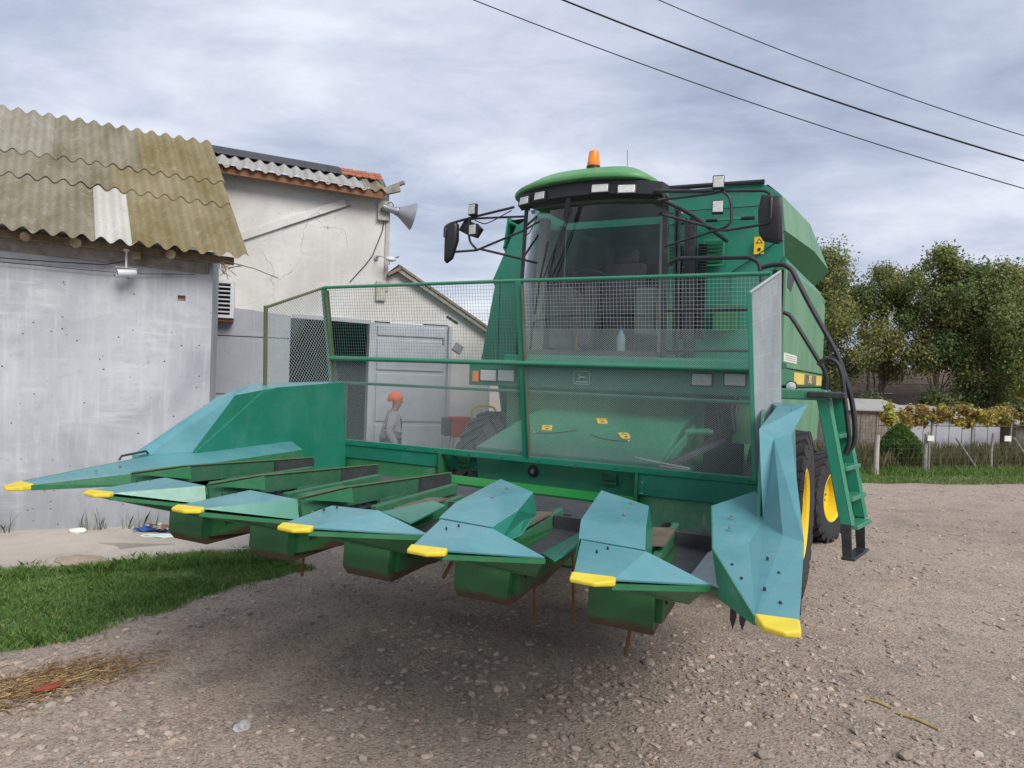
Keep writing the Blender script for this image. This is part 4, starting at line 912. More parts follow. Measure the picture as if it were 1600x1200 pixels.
part(G().plate([(2.02,4.1,.9),(2.02,4.5,.9),(2.02,4.5,1.25),(2.02,4.1,1.15)],.02,(1,0,0)),'red_guard','red_paint')
# ---- mirrors and lamp arms
def mirror(name,pts,th,parent=cv):
    e=empty(name); e.parent=parent
    P=[Vector(p) for p in pts]; c=sum(P,Vector())/len(P)
    g=G(); g.loft([[c+(p-c)*k+Vector((0,dv,0)) for p in P] for k,dv in ((.80,-.035),(.97,-.02),(1.0,.0),(1.0,.03),(.96,.036))]); o=part(g,'mirror_shell','black_plastic',e,True)
    part(G().plate([c+(p-c)*.93+Vector((0,.039,0)) for p in P],.002,(0,1,0)),'mirror_glass','lamp_reflector',e); return e
mirror('mirror',[(1.799,.97,3.764),(1.95,.97,3.74),(1.973,.97,3.704),(1.992,.97,3.344),(1.956,.97,3.318),(1.825,.97,3.353),(1.79,.97,3.412),(1.772,.97,3.618)],.04)
mirror('mirror',[(-1.496,.97,3.702),(-1.414,.97,3.739),(-1.372,.97,3.708),(-1.365,.97,3.533),(-1.432,.97,3.334),(-1.505,.97,3.288),(-1.522,.97,3.309),(-1.524,.97,3.577)],.04)
mirror('mirror',[(-1.317,1.05,3.777),(-1.151,1.05,3.696),(-1.101,1.05,3.651),(-1.17,1.05,3.558),(-1.277,1.05,3.592),(-1.403,1.05,3.656)],.03)
for p,r in (([(.793,1.05,3.904),(1.33,1.05,3.852),(1.377,1.05,3.842)],.018),([(.849,1,3.796),(1.37,1,3.818),(1.456,1,3.834),(1.82,1,3.803),(1.87,1,3.771),(1.888,.93,3.718),(1.89,.92,3.531),(1.865,.93,3.493),(1.499,1,3.47),(1.424,1,3.48)],.013),([(.897,1,3.658),(1.412,1,3.487)],.013),([(.928,1,3.353),(1.424,1,3.48)],.013),([(1.457,1,3.823),(1.51,1,3.783),(1.535,1,3.7),(1.541,1,3.554),(1.509,1,3.51),(1.424,1,3.48)],.014),
  ([(-.723,1.05,3.861),(-1.126,1,3.788),(-1.335,1,3.754),(-1.483,1,3.728),(-1.523,.95,3.682),(-1.51,.93,3.568)],.014),([(-.629,1.1,3.766),(-1.125,1,3.76),(-1.335,1,3.754)],.012),([(-.623,1.1,3.619),(-1.08,1,3.434),(-1.135,1,3.416),(-1.47,1,3.411)],.013),([(-.611,1.1,3.31),(-1.096,1,3.428)],.013),([(-1.229,1,3.761),(-1.249,1,3.637),(-1.228,1,3.51),(-1.136,1,3.423)],.013),
  ([(-.75,1.05,3.83),(-.95,1.0,3.72),(-1.05,1.0,3.69),(-1.17,1.0,3.74)],.006),([(.80,1.1,3.86),(1.05,1.4,3.75),(1.25,2.3,3.62)],.022)): rail('lamp_arm',p,r)
for u,w,yaw in ((1.421,3.905,10),(1.424,3.68,10),(-1.185,3.848,-14),(-1.165,3.63,-14)): worklamp(u,w,yaw,0,'work_light',.105,.125,cv,.95)
# things left in the cab
def jug(loc,s,mat,name,label,cat,cap=None):
    e=empty(name,(ORG[0]+loc[0]*math.cos(RZ)-loc[1]*math.sin(RZ),ORG[1]+loc[0]*math.sin(RZ)+loc[1]*math.cos(RZ),loc[2]),RZ,label,cat)
    part(G().lathe([(.001,0),(.04*s,0),(.045*s,.02*s),(.045*s,.15*s),(.018*s,.20*s),(.018*s,.22*s)],14),'body',mat,e,True); part(G().lathe([(.02*s,.215*s),(.02*s,.25*s),(.001,.25*s)],12),'cap',cap or mat,e,True)
jug((.36,1.50,2.36),1.05,'clear_plastic','water_bottle','clear water bottle with blue cap inside the cab','bottle','blue_plastic')
jug((-.12,1.5,2.36),.9,'orange_lens','orange_bottle','small orange bottle standing on the cab floor','bottle')
# ================================================================ CORN HEADER
KS=.141
hd=empty('corn_header',ORG,RZ,'six-row corn header with teal dividers and yellow tips, raised in front of the combine','header')
def S(v): return (v[0]-KS*v[1],v[1],v[2])
def HG(): return G(S)
def hp(g,name,mat,parent=None,smooth=False,bevel=0,**k): return g.build(name,M[mat],parent or hd,smooth,bevel,**k)
# ---- back wall, auger pan and feeder opening
prof=[(0,1.335),(0,1.12),(-.05,.97),(-.22,.82),(-.55,.73),(-1.0,.73),(-1.25,.85),(-1.35,1.0)]
def pan(a0,a1,mats,name):
    for j in range(len(prof)-1):
        pass
    g=HG(); n=6
    for (v,w) in prof:
        for i in range(n+1): g.v.append((a0+(a1-a0)*i/n,v,w))
    for j in range(len(prof)-1):
        for i in range(n): g.f.append((j*(n+1)+i,j*(n+1)+i+1,(j+1)*(n+1)+i+1,(j+1)*(n+1)+i))
    o=hp(g,name,mats,None,True); md=o.modifiers.new('solid','SOLIDIFY'); md.thickness=.012; md.offset=1; return o
pan(-2.11,-.86,'green_dirty','back_panel'); pan(1.06,2.06,'green_dirty','back_panel')
g=HG(); 
for (v,w) in prof[2:]:
    for i in range(5): g.v.append((-.858+1.916*i/4,v,w))
for j in range(len(prof)-3):
    for i in range(4): g.f.append((j*5+i,j*5+i+1,j*5+i+6,j*5+i+5))
hp(g,'auger_pan','dark_deck',None,True)
# upper strips of the panels, lighter
hp(HG().box2((-2.10,-.012,1.19),(-.87,-.002,1.33)),'wall_strip','teal_wall'); hp(HG().box2((1.07,-.012,1.14),(2.05,-.002,1.33)),'wall_strip','teal_wall')
# feeder opening
op=HG(); op.box2((-.855,.16,1.16),(1.055,.20,1.31)); hp(op,'opening_panel','teal_wall',bevel=.006)
hp(HG().tube([(-.8,.14,1.285),(1.03,.14,1.275)],.008,6),'opening_rod','black_metal')
for a in (-.86,1.055): hp(HG().box2((a-.012,-.04,.96),(a+.012,.2,1.33)),'opening_jamb','green_dirty')
hp(HG().plate([(-.84,-.02,1.135),(1.04,-.02,1.12),(1.04,-.13,1.07),(-.84,-.13,1.08)],.015,(0,-.3,1)),'opening_lip','green_bright',label='bright green lip below the feeder opening')
hub=hp(HG().lathe([(.001,-.02),(.05,-.02),(.055,.0),(.055,.03),(.001,.03)],20,Matrix.Translation((.07,.14,1.225))@Matrix.Rotation(R(90),4,'X')),'hub','black_metal',None,True)
hp(HG().lathe([(.001,.03),(.022,.03),(.022,.055),(.001,.055)],6,Matrix.Translation((.07,.14,1.225))@Matrix.Rotation(R(90),4,'X')),'hub_nut','steel',hub)
for a,w in ((-.66,1.25),(.80,1.225)):
    hp(HG().box((a,.12,w),(.13,.06,.10)),'catch','green_dirty',bevel=.01); hp(HG().box((a,.085,w-.01),(.11,.02,.008)),'catch_bar','black_metal')
def bolt(p,ax='Y',r=.012,parent=None,mat='steel'):
    r*=.8
    rot={'Y':Matrix.Rotation(R(90),4,'X'),'Z':Matrix.Identity(4),'X':Matrix.Rotation(R(90),4,'Y')}[ax]
    return hp(HG().lathe([(r,-.008),(r,.002),(r*.6,.004),(.001,.005)],8,Matrix.Translation(p)@rot),'bolt',mat,parent,True)
for a,w in ((-.55,1.20),(-.32,1.205),(-.02,1.19),(.17,1.185),(.44,1.20),(.70,1.18),(1.10,1.24),(1.10,1.15)): bolt((a,.155 if a<1 else -.012,w))
# auger behind the dividers
g=HG(); hp(HG().tube([(-2.05,-.62,.9),(2.0,-.62,.9)],.09,14),'auger_tube','dark_deck',None,True)
for s,a0,a1 in ((1,-2.0,-.5),(-1,.7,1.95)):
    g=HG(); n=70
    for k in range(n+1):
        t=k/n; an=s*t*2*math.pi*3.2; a=a0+(a1-a0)*t
        for rr in (.085,.165): g.v.append((a,-.62+rr*math.cos(an),.9+rr*math.sin(an)))
    for k in range(n): g.f.append((2*k,2*k+1,2*k+3,2*k+2))
    o=hp(g,'auger_flight','dark_deck',None,True); md=o.modifiers.new('solid','SOLIDIFY'); md.thickness=.008
hp(HG().plate([(-1.15,-.88,1.205),(1.0,-.88,1.195),(1.0,-1.42,1.20),(-1.15,-1.42,1.21)],.012,(0,0,1)),'trough_sheet','dark_deck')
# ---- guard frame
fr=empty('mesh_guard'); fr.parent=hd
def FP(s,t):   # s 0..1 left to right, t 0..1 bottom to top on the leaning guard
    b=-2.13+s*4.27; u=-2.21+s*4.31; return (b+(u-b)*t,-.21*t,1.36+1.53*t)
def fbar(p,q,w,h,name,mat='green',bev=.005): return hp(HG().beam(p,q,w,h),name,mat,fr,bevel=bev)
rail_=fbar(FP(-.003,-.012),FP(1.005,-.012),.05,.055,'bottom_rail')
for k in range(12): bolt(FP(.04+k*.083,-.012)[:1]+(-.03,1.345),'Y',.009,fr,'green_dirty')
hp(HG().tube([FP(0,1),FP(.5,1.004),FP(.985,1)],.016,8),'top_rail','green_light',fr,True)
hp(HG().tube([(-2.17,-.14,2.187),(1.95,-.14,2.19)],.023,10),'middle_rail','green_light',fr,True)
hp(HG().tube([(-2.13,-.04,1.945),(1.97,-.04,1.937)],.014,8),'lower_rail','green_light',fr,True)
for s,n in ((0,'guard_post'),(.507,'guard_post')):
    fbar(FP(s,-.03),FP(s,1.0),.045,.05,n,'green'); 
    hp(HG().beam(FP(s+.008,0),FP(s+.008,.98),.008,.07,(0,1,0)),'post_flange','rust_green',fr)
def wires(name,P,specs,mat,th):
    """P(s,t) surface, specs: list of (s0,t0,s1,t1)"""
    g=HG()
    for s0,t0,s1,t1 in specs: g.beam(P(s0,t0),P(s1,t1),th,th,(0,1,0))
    return hp(g,name,mat,fr,kind='stuff')
H0,W0=1.53,4.3
def grid(s0,s1,t0,t1,step,Wm=W0,Hm=H0):
    L=[]; n=int((s1-s0)*Wm/step); m_=int((t1-t0)*Hm/step)
    for i in range(n+1): s=s0+(s1-s0)*i/n; L.append((s,t0,s,t1))
    for j in range(m_+1): t=t0+(t1-t0)*j/m_; L.append((s0,t,s1,t))
    return L
def diag(s0,s1,t0,t1,step,Wm=W0,Hm=H0,slope=.75):
    L=[]; w=(s1-s0)*Wm; h=(t1-t0)*Hm; dx=h/slope
    n=int((w+dx)/step)
    for sg in (1,-1):
        for i in range(n+1):
            x=-dx+i*step; a,b=(x,0),(x+dx,h)
            xa,ya,xb,yb=x,0,x+dx,h
            if xa<0: ya=-xa*slope; xa=0
            if xb>w: yb=h-(xb-w)*slope; xb=w
            if xb-xa<.01: continue
            if sg<0: xa,xb=w-xa,w-xb
            L.append((s0+xa/Wm,t0+ya/Hm,s0+xb/Wm,t0+yb/Hm))
    return L
T1=(2.485-1.36)/1.53
wires('coarse_mesh',FP,grid(.507,.985,T1,1,.029),'galv',.0021)
wires('coarse_mesh',FP,grid(0,.507,.53,1,.029),'wire_green',.0021)
wires('fine_mesh',FP,diag(.507,.985,0,T1,.0225),'wire_grey',.0018)
wires('fine_mesh',FP,diag(0,.507,0,.56,.0235),'wire_grey',.0017)
# side wings of the guard
def LW(s,t): # s 0 back .. 1 front
    b0=(-2.13,-.0,1.95);b1=(-2.15,-1.12,1.69+.18); t0=FP(0,1); t1=(-2.15,-1.14,2.60)
    f=lambda i:(b0[i]*(1-s)+b1[i]*s)*(1-t)+(t0[i]*(1-s)+t1[i]*s)*t
    return (f(0),f(1),f(2))
wires('wing_mesh',LW,diag(0,1,0,1,.042,1.12,.8,.8),'wire_grey',.0026)
hp(HG().tube([LW(0,1),LW(1,1)],.013,8),'wing_rail','rust_green',fr,True); hp(HG().beam((-2.15,-1.14,2.615),(-2.15,-1.11,1.66),.03,.03,(0,1,0)),'wing_post','rust_green',fr,bevel=.004)
def RW(s,t):
    b0=(2.16,-.02,1.36);b1=(1.985,-1.05,1.50); t0=(2.10,-.22,2.90); t1=(1.912,-1.03,2.655)
    f=lambda i:(b0[i]*(1-s)+b1[i]*s)*(1-t)+(t0[i]*(1-s)+t1[i]*s)*t
    return (f(0),f(1),f(2))
wires('wing_mesh',RW,diag(0,1,0,1,.0235,1.05,1.35,.75)+grid(0,1,0,1,.12,1.05,1.35),'galv',.0026)
hp(HG().beam(RW(1,-.02),RW(1,1.0),.03,.02,(0,1,0)),'wing_post','green',fr,bevel=.004); hp(HG().tube([RW(0,1),RW(1,1)],.010,8),'wing_rail','galv',fr,True); hp(HG().tube([RW(0,0),RW(0,1)],.010,8),'wing_rail','galv',fr,True)
# ---- end walls and their covers
def endwall(s):
    g=HG(); P=[(0,.85),(0,1.955),(-1.12,1.905),(-1.30,1.87),(-2.03,1.43),(-2.1,1.15),(-1.4,.78),(-.6,.70)]
    g.plate([(s*2.03,v,w) for v,w in P],.02,(s,0,0)); hp(g,'end_wall','teal_wall' if s<0 else 'green',bevel=.004,label='inner side of the far end wall' if s<0 else None)
    pts=dict(T1=(2.10,-1.15,1.955),T2=(2.272,-1.15,1.978),F1=(2.005,-1.70,1.848),F2=(2.081,-1.71,1.803),F3=(2.168,-1.68,1.826),B1=(2.041,-2.08,1.43),B2=(2.125,-2.37,1.43),B3=(2.208,-2.45,1.43))
    if s<0: pts.update(T1=(2.022,-1.15,1.90),F1=(2.02,-1.62,1.845),B1=(2.025,-2.05,1.43),T2=(2.272,-1.15,1.93))
    Q={k:(s*a,v,w) for k,(a,v,w) in pts.items()}
    Q['G1']=(s*(2.03 if s<0 else 2.065),-.02,1.95); Q['G2']=(s*2.24,-.02,1.95); Q['b1']=(s*2.04,-2.05,1.1); Q['b3']=(s*2.21,-2.4,1.1); Q['g1']=(s*2.06,-.02,.9); Q['g2']=(s*2.24,-.02,.9)
    g=HG()
    faces=[('T1','T2','F3','F2','F1'),('F1','F2','B2','B1'),('F2','F3','B3','B2'),('T2','G2','g2','b3','B3','F3'),('G1','G2','T2','T1'),('b1','b3','g2','g1'),('B1','B2','B3','b3','b1')]
    ix={k:i for i,k in enumerate(Q)}
    if s<0: faces=[f for f in faces]
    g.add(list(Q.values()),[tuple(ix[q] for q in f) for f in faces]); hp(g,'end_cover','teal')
    g=HG(); g.add([Q[q] for q in ('G1','T1','F1','B1','b1','g1')],[tuple(range(6))]); hp(g,'cover_inside','teal_wall')
endwall(-1); endwall(1)
for s in (-1,1):
    for a,v,w in ((2.18,-1.3,1.945),(2.12,-1.5,1.88),(2.14,-2.0,1.60),(2.17,-1.98,1.62)): bolt((s*a,v,w+.0),'Z',.009,None,'teal')
# ---- outer dividers
def tip(poly_t,poly_b,parent):
    """rounded yellow cap from top outline and bottom outline"""
    g=HG(); k=len(poly_t); g.add(poly_t+poly_b,[tuple(range(k)),tuple(range(2*k-1,k-1,-1))]+[(i,i+k,(i+1)%k+k,(i+1)%k) for i in range(k)]); return hp(g,'divider_tip','yellow',parent,False,.007,seg=3)
od=empty('divider'); od.parent=hd; od['label']='right outer divider, broad and teal with a blunt yellow tip'
Q=dict(R1=(1.79,-1.93,1.45),R2=(2.0,-1.42,1.475),C1=(2.041,-2.08,1.432),L1=(1.846,-2.66,1.398),Cm=(1.985,-2.5,1.402),N1=(2.023,-3.34,1.36),N2=(2.152,-3.32,1.36),B2=(2.125,-2.37,1.432),B3=(2.208,-2.45,1.432),Lb=(1.895,-2.93,1.27),n1=(2.023,-3.34,1.33),n2=(2.152,-3.32,1.33),b3=(2.205,-2.45,1.2),lr=(1.80,-1.95,1.22))
ix={k:i for i,k in enumerate(Q)}; F_=[('R1','R2','C1','Cm','L1'),('Cm','C1','B2','B3','N2','N1'),('L1','Cm','N1'),('B3','b3','n2','N2'),('N1','N2','n2','n1')]
g=HG(); g.add(list(Q.values()),[tuple(ix[q] for q in f) for f in (('L1','N1','n1','Lb'),('R1','L1','Lb','lr'))]); o=hp(g,'divider_side','green_light',od); md=o.modifiers.new('solid','SOLIDIFY'); md.thickness=.006
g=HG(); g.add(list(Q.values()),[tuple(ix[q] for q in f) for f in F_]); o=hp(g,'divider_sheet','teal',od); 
md=o.modifiers.new('solid','SOLIDIFY'); md.thickness=.006
tip([(2.02,-3.335,1.368),(2.155,-3.315,1.368),(2.157,-3.40,1.36),(2.11,-3.425,1.352),(2.045,-3.405,1.355)],[(2.02,-3.335,1.335),(2.155,-3.315,1.335),(2.157,-3.40,1.334),(2.11,-3.42,1.334),(2.045,-3.40,1.334)],od)
for a,v,w in ((2.06,-2.75,1.413),(2.10,-2.9,1.40),(2.05,-3.1,1.388),(2.10,-3.2,1.378),(1.97,-3.0,1.385),(1.93,-2.85,1.392),(1.90,-2.15,1.452),(1.90,-2.36,1.437)): bolt((a,v,w-.002),'Z',.007 if v<-2.5 else .011,od,'black_metal' if v<-2.5 else 'steel')
od=empty('divider'); od.parent=hd; od['label']='far left outer divider, long and teal with a yellow tip'
Q=dict(N1=(-2.13,-3.30,1.36),N2=(-1.97,-3.32,1.36),A1=(-2.10,-2.29,1.432),A2=(-2.12,-1.5,1.435),A3=(-2.085,-.84,1.43),E3=(-1.74,-1.06,1.378),E2=(-1.75,-1.95,1.375),E1=(-1.78,-2.62,1.372),n1=(-2.13,-3.30,1.33),n2=(-1.97,-3.32,1.33),e1=(-1.74,-2.62,1.29),e2=(-1.72,-1.95,1.27),e3=(-1.72,-1.06,1.27),a1=(-2.16,-2.3,1.2))
ix={k:i for i,k in enumerate(Q)}; F_=[('N1','N2','E1','A1'),('A1','E1','E2','A2'),('A2','E2','E3','A3')]
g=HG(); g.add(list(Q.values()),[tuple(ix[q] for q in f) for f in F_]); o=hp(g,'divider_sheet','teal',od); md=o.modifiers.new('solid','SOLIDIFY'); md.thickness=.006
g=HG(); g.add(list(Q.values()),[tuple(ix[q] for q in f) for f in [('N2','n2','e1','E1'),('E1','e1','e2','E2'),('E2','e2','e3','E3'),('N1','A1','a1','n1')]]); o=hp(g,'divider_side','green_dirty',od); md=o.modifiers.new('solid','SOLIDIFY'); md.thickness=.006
tip([(-2.13,-3.285,1.368),(-1.965,-3.305,1.368),(-1.98,-3.37,1.36),(-2.04,-3.43,1.35),(-2.115,-3.40,1.354)],[(-2.13,-3.285,1.333),(-1.965,-3.305,1.333),(-1.98,-3.37,1.333),(-2.04,-3.425,1.333),(-2.115,-3.395,1.333)],od)
for a,v,w in ((-1.98,-1.65,1.415),(-1.95,-1.2,1.41),(-2.0,-2.7,1.402),(-1.97,-2.9,1.395)): bolt((a,v,w),'Z',.011,od,'steel')
hp(HG().tube([(-2.12,-2.62,1.42),(-2.12,-2.60,1.445),(-2.12,-2.40,1.46),(-2.12,-2.38,1.44)],.008,6),'grab_bar','black_metal',od,True)
# ---- inner dividers
def nose(d,kind,label):
    e=empty('divider'); e.parent=hd; e['label']=label
    if kind=='hump': Lr=(-.085,-2.9,1.41);Cr=(.20,-2.93,1.41);Wc=(.455,-2.91,1.315)
    elif kind=='mid': Lr=(-.02,-2.93,1.405);Cr=(.25,-2.89,1.405);Wc=(.56,-2.92,1.335)
    else: Lr=(.06,-2.88,1.41);Cr=(.415,-2.89,1.40);Wc=(.45,-2.91,1.30)
    N1=(.0,-3.33,1.393);N2=(.145,-3.31,1.39)
    P=lambda q,dz=0:(d+q[0],q[1],q[2]+dz)
    side='teal' if kind!='open' else 'teal_wall'
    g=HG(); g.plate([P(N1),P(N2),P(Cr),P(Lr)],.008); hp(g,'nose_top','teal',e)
    g=HG(); g.plate([P(N2),P(Wc),P(Cr)],.008); hp(g,'nose_side',side,e)
    # underside and front edge
    g=HG(); g.add([P(N1,-.012),P(N2,-.012),P(Wc,-.01),(d+.36,-2.74,1.17),(d+.0,-2.74,1.17),P(Lr,-.012),P(N1,-.03),P(N2,-.03)],[(0,6,7,1),(6,4,3,7),(1,7,3,2),(0,5,4,6),(5,2,3,4)]); hp(g,'nose_underside','green_dirty',e)  # dirty green, chosen dark to stand in for shade under the nose
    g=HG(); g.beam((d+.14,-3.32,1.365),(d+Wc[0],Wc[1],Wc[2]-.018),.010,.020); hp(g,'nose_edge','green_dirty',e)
    tip([P((-.010,-3.325,1.399)),P((.150,-3.293,1.397)),P((.156,-3.33,1.392)),P((.09,-3.378,1.386)),P((-.006,-3.372,1.388))],[P((-.010,-3.325,1.372)),P((.150,-3.293,1.370)),P((.156,-3.33,1.370)),P((.09,-3.375,1.369)),P((-.006,-3.37,1.369))],e)
    if kind=='hump':
        q_=-.075 if d>1 else 0; h1=(-.10,-2.89,1.416);h2=(.195,-2.92,1.416);m1=(-.115+q_*.4,-2.68,1.45);m2=(.23+q_,-2.66,1.452);r1=(-.13+q_,-2.0,1.478);r2=(.185+q_,-2.30,1.478)
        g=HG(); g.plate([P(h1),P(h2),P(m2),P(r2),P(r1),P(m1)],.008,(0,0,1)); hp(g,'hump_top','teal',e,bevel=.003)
        g=HG(); g.plate([P(h2,-.005),P(m2,-.005),P(r2,-.005),P((.21+q_,-2.30,1.36)),P((.25+q_,-2.66,1.33)),P((.22,-2.9,1.33))],.008,(1,0,0)); hp(g,'hump_side','teal_wall',e)
        g=HG(); g.plate([P(h1,-.005),P(m1,-.005),P(r1,-.005),P((-.15+q_,-2.0,1.36)),P((-.135+q_*.4,-2.66,1.33)),P((-.115,-2.88,1.33))],.008,(-1,0,0)); hp(g,'hump_side','teal_wall',e)
        for q in ((.02,-2.28,1.482),(.03,-2.52,1.468)):
            bolt(P(q),'Z',.011,e)
    for q in ((.02,-3.05,1.412),(.05,-2.98,1.415)): bolt(P(q),'Z',.006,e,'black_metal')
    return e
nose(-1.4,'open','divider next to the far left outer one, yellow-tipped and open behind')
nose(-.7,'open','third divider from the left, yellow-tipped with an open green beam')
nose(0.,'mid','middle divider with a flat teal nose and yellow tip')
nose(.7,'hump','tall hooded teal divider right of the middle one')
nose(1.4,'hump','hooded teal divider next to the right outer divider')
# ---- row units
def rowunit(d,k):
    e=empty('row_unit'); e.parent=hd
    # gearbox housing under the nose
    x0,x1=d-.09,d+.21
    g=HG() if k else None; pr=[(-2.70,1.30),(-2.72,1.04),(-2.67,.985),(-1.7,.96),(-1.55,1.05),(-1.55,1.20)]
    if k: g.loft([[(x,v,w) for v,w in pr] for x in (x0,x1)]); hp(g,'gearbox_housing','housing',e,bevel=.006)
    if k: g=HG(); g.loft([[(x,v,w) for v,w in ((-2.62,1.26),(-2.66,1.04),(-2.2,.98),(-1.6,1.0),(-1.6,1.2))] for x in (x1+.001,x1+.03)]); hp(g,'side_plate','housing',e)
    if k: hp(HG().box((x1+.034,-2.38,1.13),(.010,.34,.07)),'slot_dark','black_metal',e)  # flat black plate painted in for the darkness of an open slot
    # deck: floor, chain rails, funnel plate
    hp(HG().plate([(d+.20,-2.72,1.245),(d+.36,-2.74,1.245),(d+.40,-1.45,1.215),(d+.20,-1.45,1.215)],.01,(0,0,1)),'deck_floor','dark_deck',e)
    hp(HG().box2((d+.165,-2.68,1.20),(d+.205,-1.75,1.30)),'chain_rail','green_deck',e,bevel=.005)
    hp(HG().box2((d+.40,-2.05,1.20),(d+.435,-1.45,1.27)),'chain_rail','green_deck',e,bevel=.005)
    hp(HG().plate([(d+.10,-2.50,1.335),(d+.215,-2.45,1.335),(d+.215,-2.0,1.325),(d+.10,-2.05,1.325)],.01,(0,0,1)),'rail_cover','brown_deck' if k>2 else 'green_deck',e)
    hp(HG().box2((d+.21,-1.98,1.22),(d+.39,-1.96,1.30)),'cross_plate','dark_deck',e)
    if k>=3: hp(HG().plate([(d+.345,-2.62,1.25),(d+.50,-2.925,1.312),(d+.545,-2.75,1.335),(d+.50,-2.15,1.33),(d+.39,-2.12,1.25)],.008,(-.7,0,.7)),'funnel_plate','teal_wall' if k<5 else 'galv',e)
    else:
        g=HG(); g.plate([(d+.42,-2.87,1.405),(d+.425,-2.46,1.402),(d+.46,-1.05,1.318),(d+.45,-1.05,1.215),(d+.42,-2.46,1.29),(d+.44,-2.87,1.30)],.012,(1,0,0)); hp(g,'gathering_beam','green_deck',e)
        hp(HG().tube([(d+.425,-2.87,1.408),(d+.43,-2.46,1.405),(d+.465,-1.05,1.322)],.006,6),'beam_lip','rust_green',e,True)
        g=HG(); g.plate([(d+.46,-2.87,1.40),(d+.49,-2.45,1.32),(d+.46,-2.43,1.40)],.006,(1,0,0)); hp(g,'beam_gusset','green_dirty',e)
        hp(HG().beam((d+.57,-2.35,1.26),(d+.60,-1.25,1.245),.05,.07),'lower_beam','green_deck',e,bevel=.006)
        g=HG(); g.plate([(d+.464,-1.55,1.340),(d+.474,-1.05,1.305),(d+.466,-1.05,1.218),(d+.455,-1.55,1.238)],.03,(1,0,0)); hp(g,'worn_beam_end','dark_deck',e)
        bolt((d+.455,-2.80,1.32),'X',.012,e)
    # gathering chain, lying folded along the rail
    g=HG()
    for i in range(26 if k<3 else 0):
        v=-2.6+i*.043; g.box((d+.30+.012*(-1)**i,v,1.262-.0008*i),(.05,.026,.02),Euler((0,0,.3*(-1)**i)).to_matrix())
    if k<3: hp(g,'gathering_chain','dark_deck',e,kind='stuff')
for k,d in enumerate((-2.08,-1.4,-.7,0.,.7,1.4)): rowunit(d,k)
hp(HG().plate([(.10,-2.62,1.335),(.36,-2.75,1.33),(.32,-2.25,1.335),(.19,-2.18,1.335)],.008,(0,0,1)),'deck_cover','teal_wall')
# transverse beam and struts carrying the row units
hp(HG().box2((-2.05,-1.62,.92),(2.03,-1.46,1.08)),'tool_bar','green_dirty',bevel=.01)
# rusty stalk pins and knives hanging below
for a,v,z0,z1,r,da in ((.812,-2.0,1.02,.69,.009,.008),(1.046,-2.0,1.1,.724,.009,.01),(1.475,-2.4,1.02,.76,.010,-.04),(-.696,-2.3,1.0,.775,.010,-.012),(.374,-2.2,1.05,.90,.012,-.08)):
    hp(HG().tube([(a,v,z0),(a+da,v,z1)],r,6),'stalk_pin','rust',None,True)
for a in (1.943,1.978): hp(HG().plate([(a-.012,-2.9,1.30),(a+.012,-2.9,1.30),(a+.012,-2.9,1.20),(a,-2.9,1.155),(a-.012,-2.9,1.19)],.006,(0,-1,0)),'knife_tooth','black_metal')
hp(HG().plate([(1.73,-1.9,1.22),(1.80,-1.9,1.22),(1.745,-1.9,1.40)],.006,(0,-1,0)),'upright_knife','steel')
hp(HG().plate([(.22,-1.5,1.30),(.42,-1.7,1.30),(.44,-1.5,1.33),(.3,-1.35,1.33)],.01,(0,0,1)),'rusty_flap','rust')
hp(HG().box2((-.06,-2.70,1.03),(-.03,-2.62,1.17)),'hitch_bracket','black_metal')
# ================================================================ PEOPLE AND THINGS BY THE BARN
def skin(name, joints, edges, mat, parent, root=0, sub=2):
    """joints: {key:(x,y,z,r[,ry])}"""
    keys=list(joints); ix={k:i for i,k in enumerate(keys)}
    me=bpy.data.meshes.new(name); me.from_pydata([joints[k][:3] for k in keys],[(ix[a],ix[b]) for a,b in edges],[]); o=link(name,me,mat,parent)
    sk=o.modifiers.new('skin','SKIN'); sk.use_smooth_shade=True
    for i,k in enumerate(keys):
        j=joints[k]; d=me.skin_vertices[0].data[i]; d.radius=(j[3],j[4] if len(j)>4 else j[3]); d.use_root=(i==root)
    s=o.modifiers.new('sub','SUBSURF'); s.levels=sub; s.render_levels=sub
    return o
pe=empty('person',(-1.93,11.55,.03),TH-R(6),'person in an orange headscarf and lilac jacket walking past the grey door','person')
J=dict(pel=(0,0,.90,.145,.12),wst=(.01,0,1.05,.135,.11),cst=(.02,0,1.24,.15,.125),nkb=(.045,0,1.385,.075,.07),nk=(.065,0,1.44,.058),hd0=(.085,0,1.495,.085,.078),hd1=(.09,0,1.57,.098,.088),hd2=(.08,0,1.63,.062,.06),
  hpL=(0,.085,.86,.095),knL=(.07,.085,.48,.062),anL=(.04,.085,.09,.042),toL=(.17,.085,.035,.035),hpR=(0,-.085,.86,.095),knR=(.0,-.085,.48,.062),anR=(-.10,-.085,.10,.042),toR=(.02,-.085,.035,.035),
  shL=(.02,.17,1.33,.06),elL=(-.03,.20,1.06,.046),wrL=(.10,.19,.86,.030),haL=(.13,.19,.79,.028),shR=(.02,-.17,1.33,.06),elR=(-.04,-.21,1.06,.046),wrR=(.09,-.20,.86,.030),haR=(.125,-.20,.79,.028))
E_=[('pel','wst'),('wst','cst'),('cst','nkb'),('nkb','nk'),('nk','hd0'),('hd0','hd1'),('hd1','hd2'),('pel','hpL'),('hpL','knL'),('knL','anL'),('anL','toL'),('pel','hpR'),('hpR','knR'),('knR','anR'),('anR','toR'),('cst','shL'),('shL','elL'),('elL','wrL'),('wrL','haL'),('cst','shR'),('shR','elR'),('elR','wrR'),('wrR','haR')]
skin('body',J,E_,M['skin'],pe)
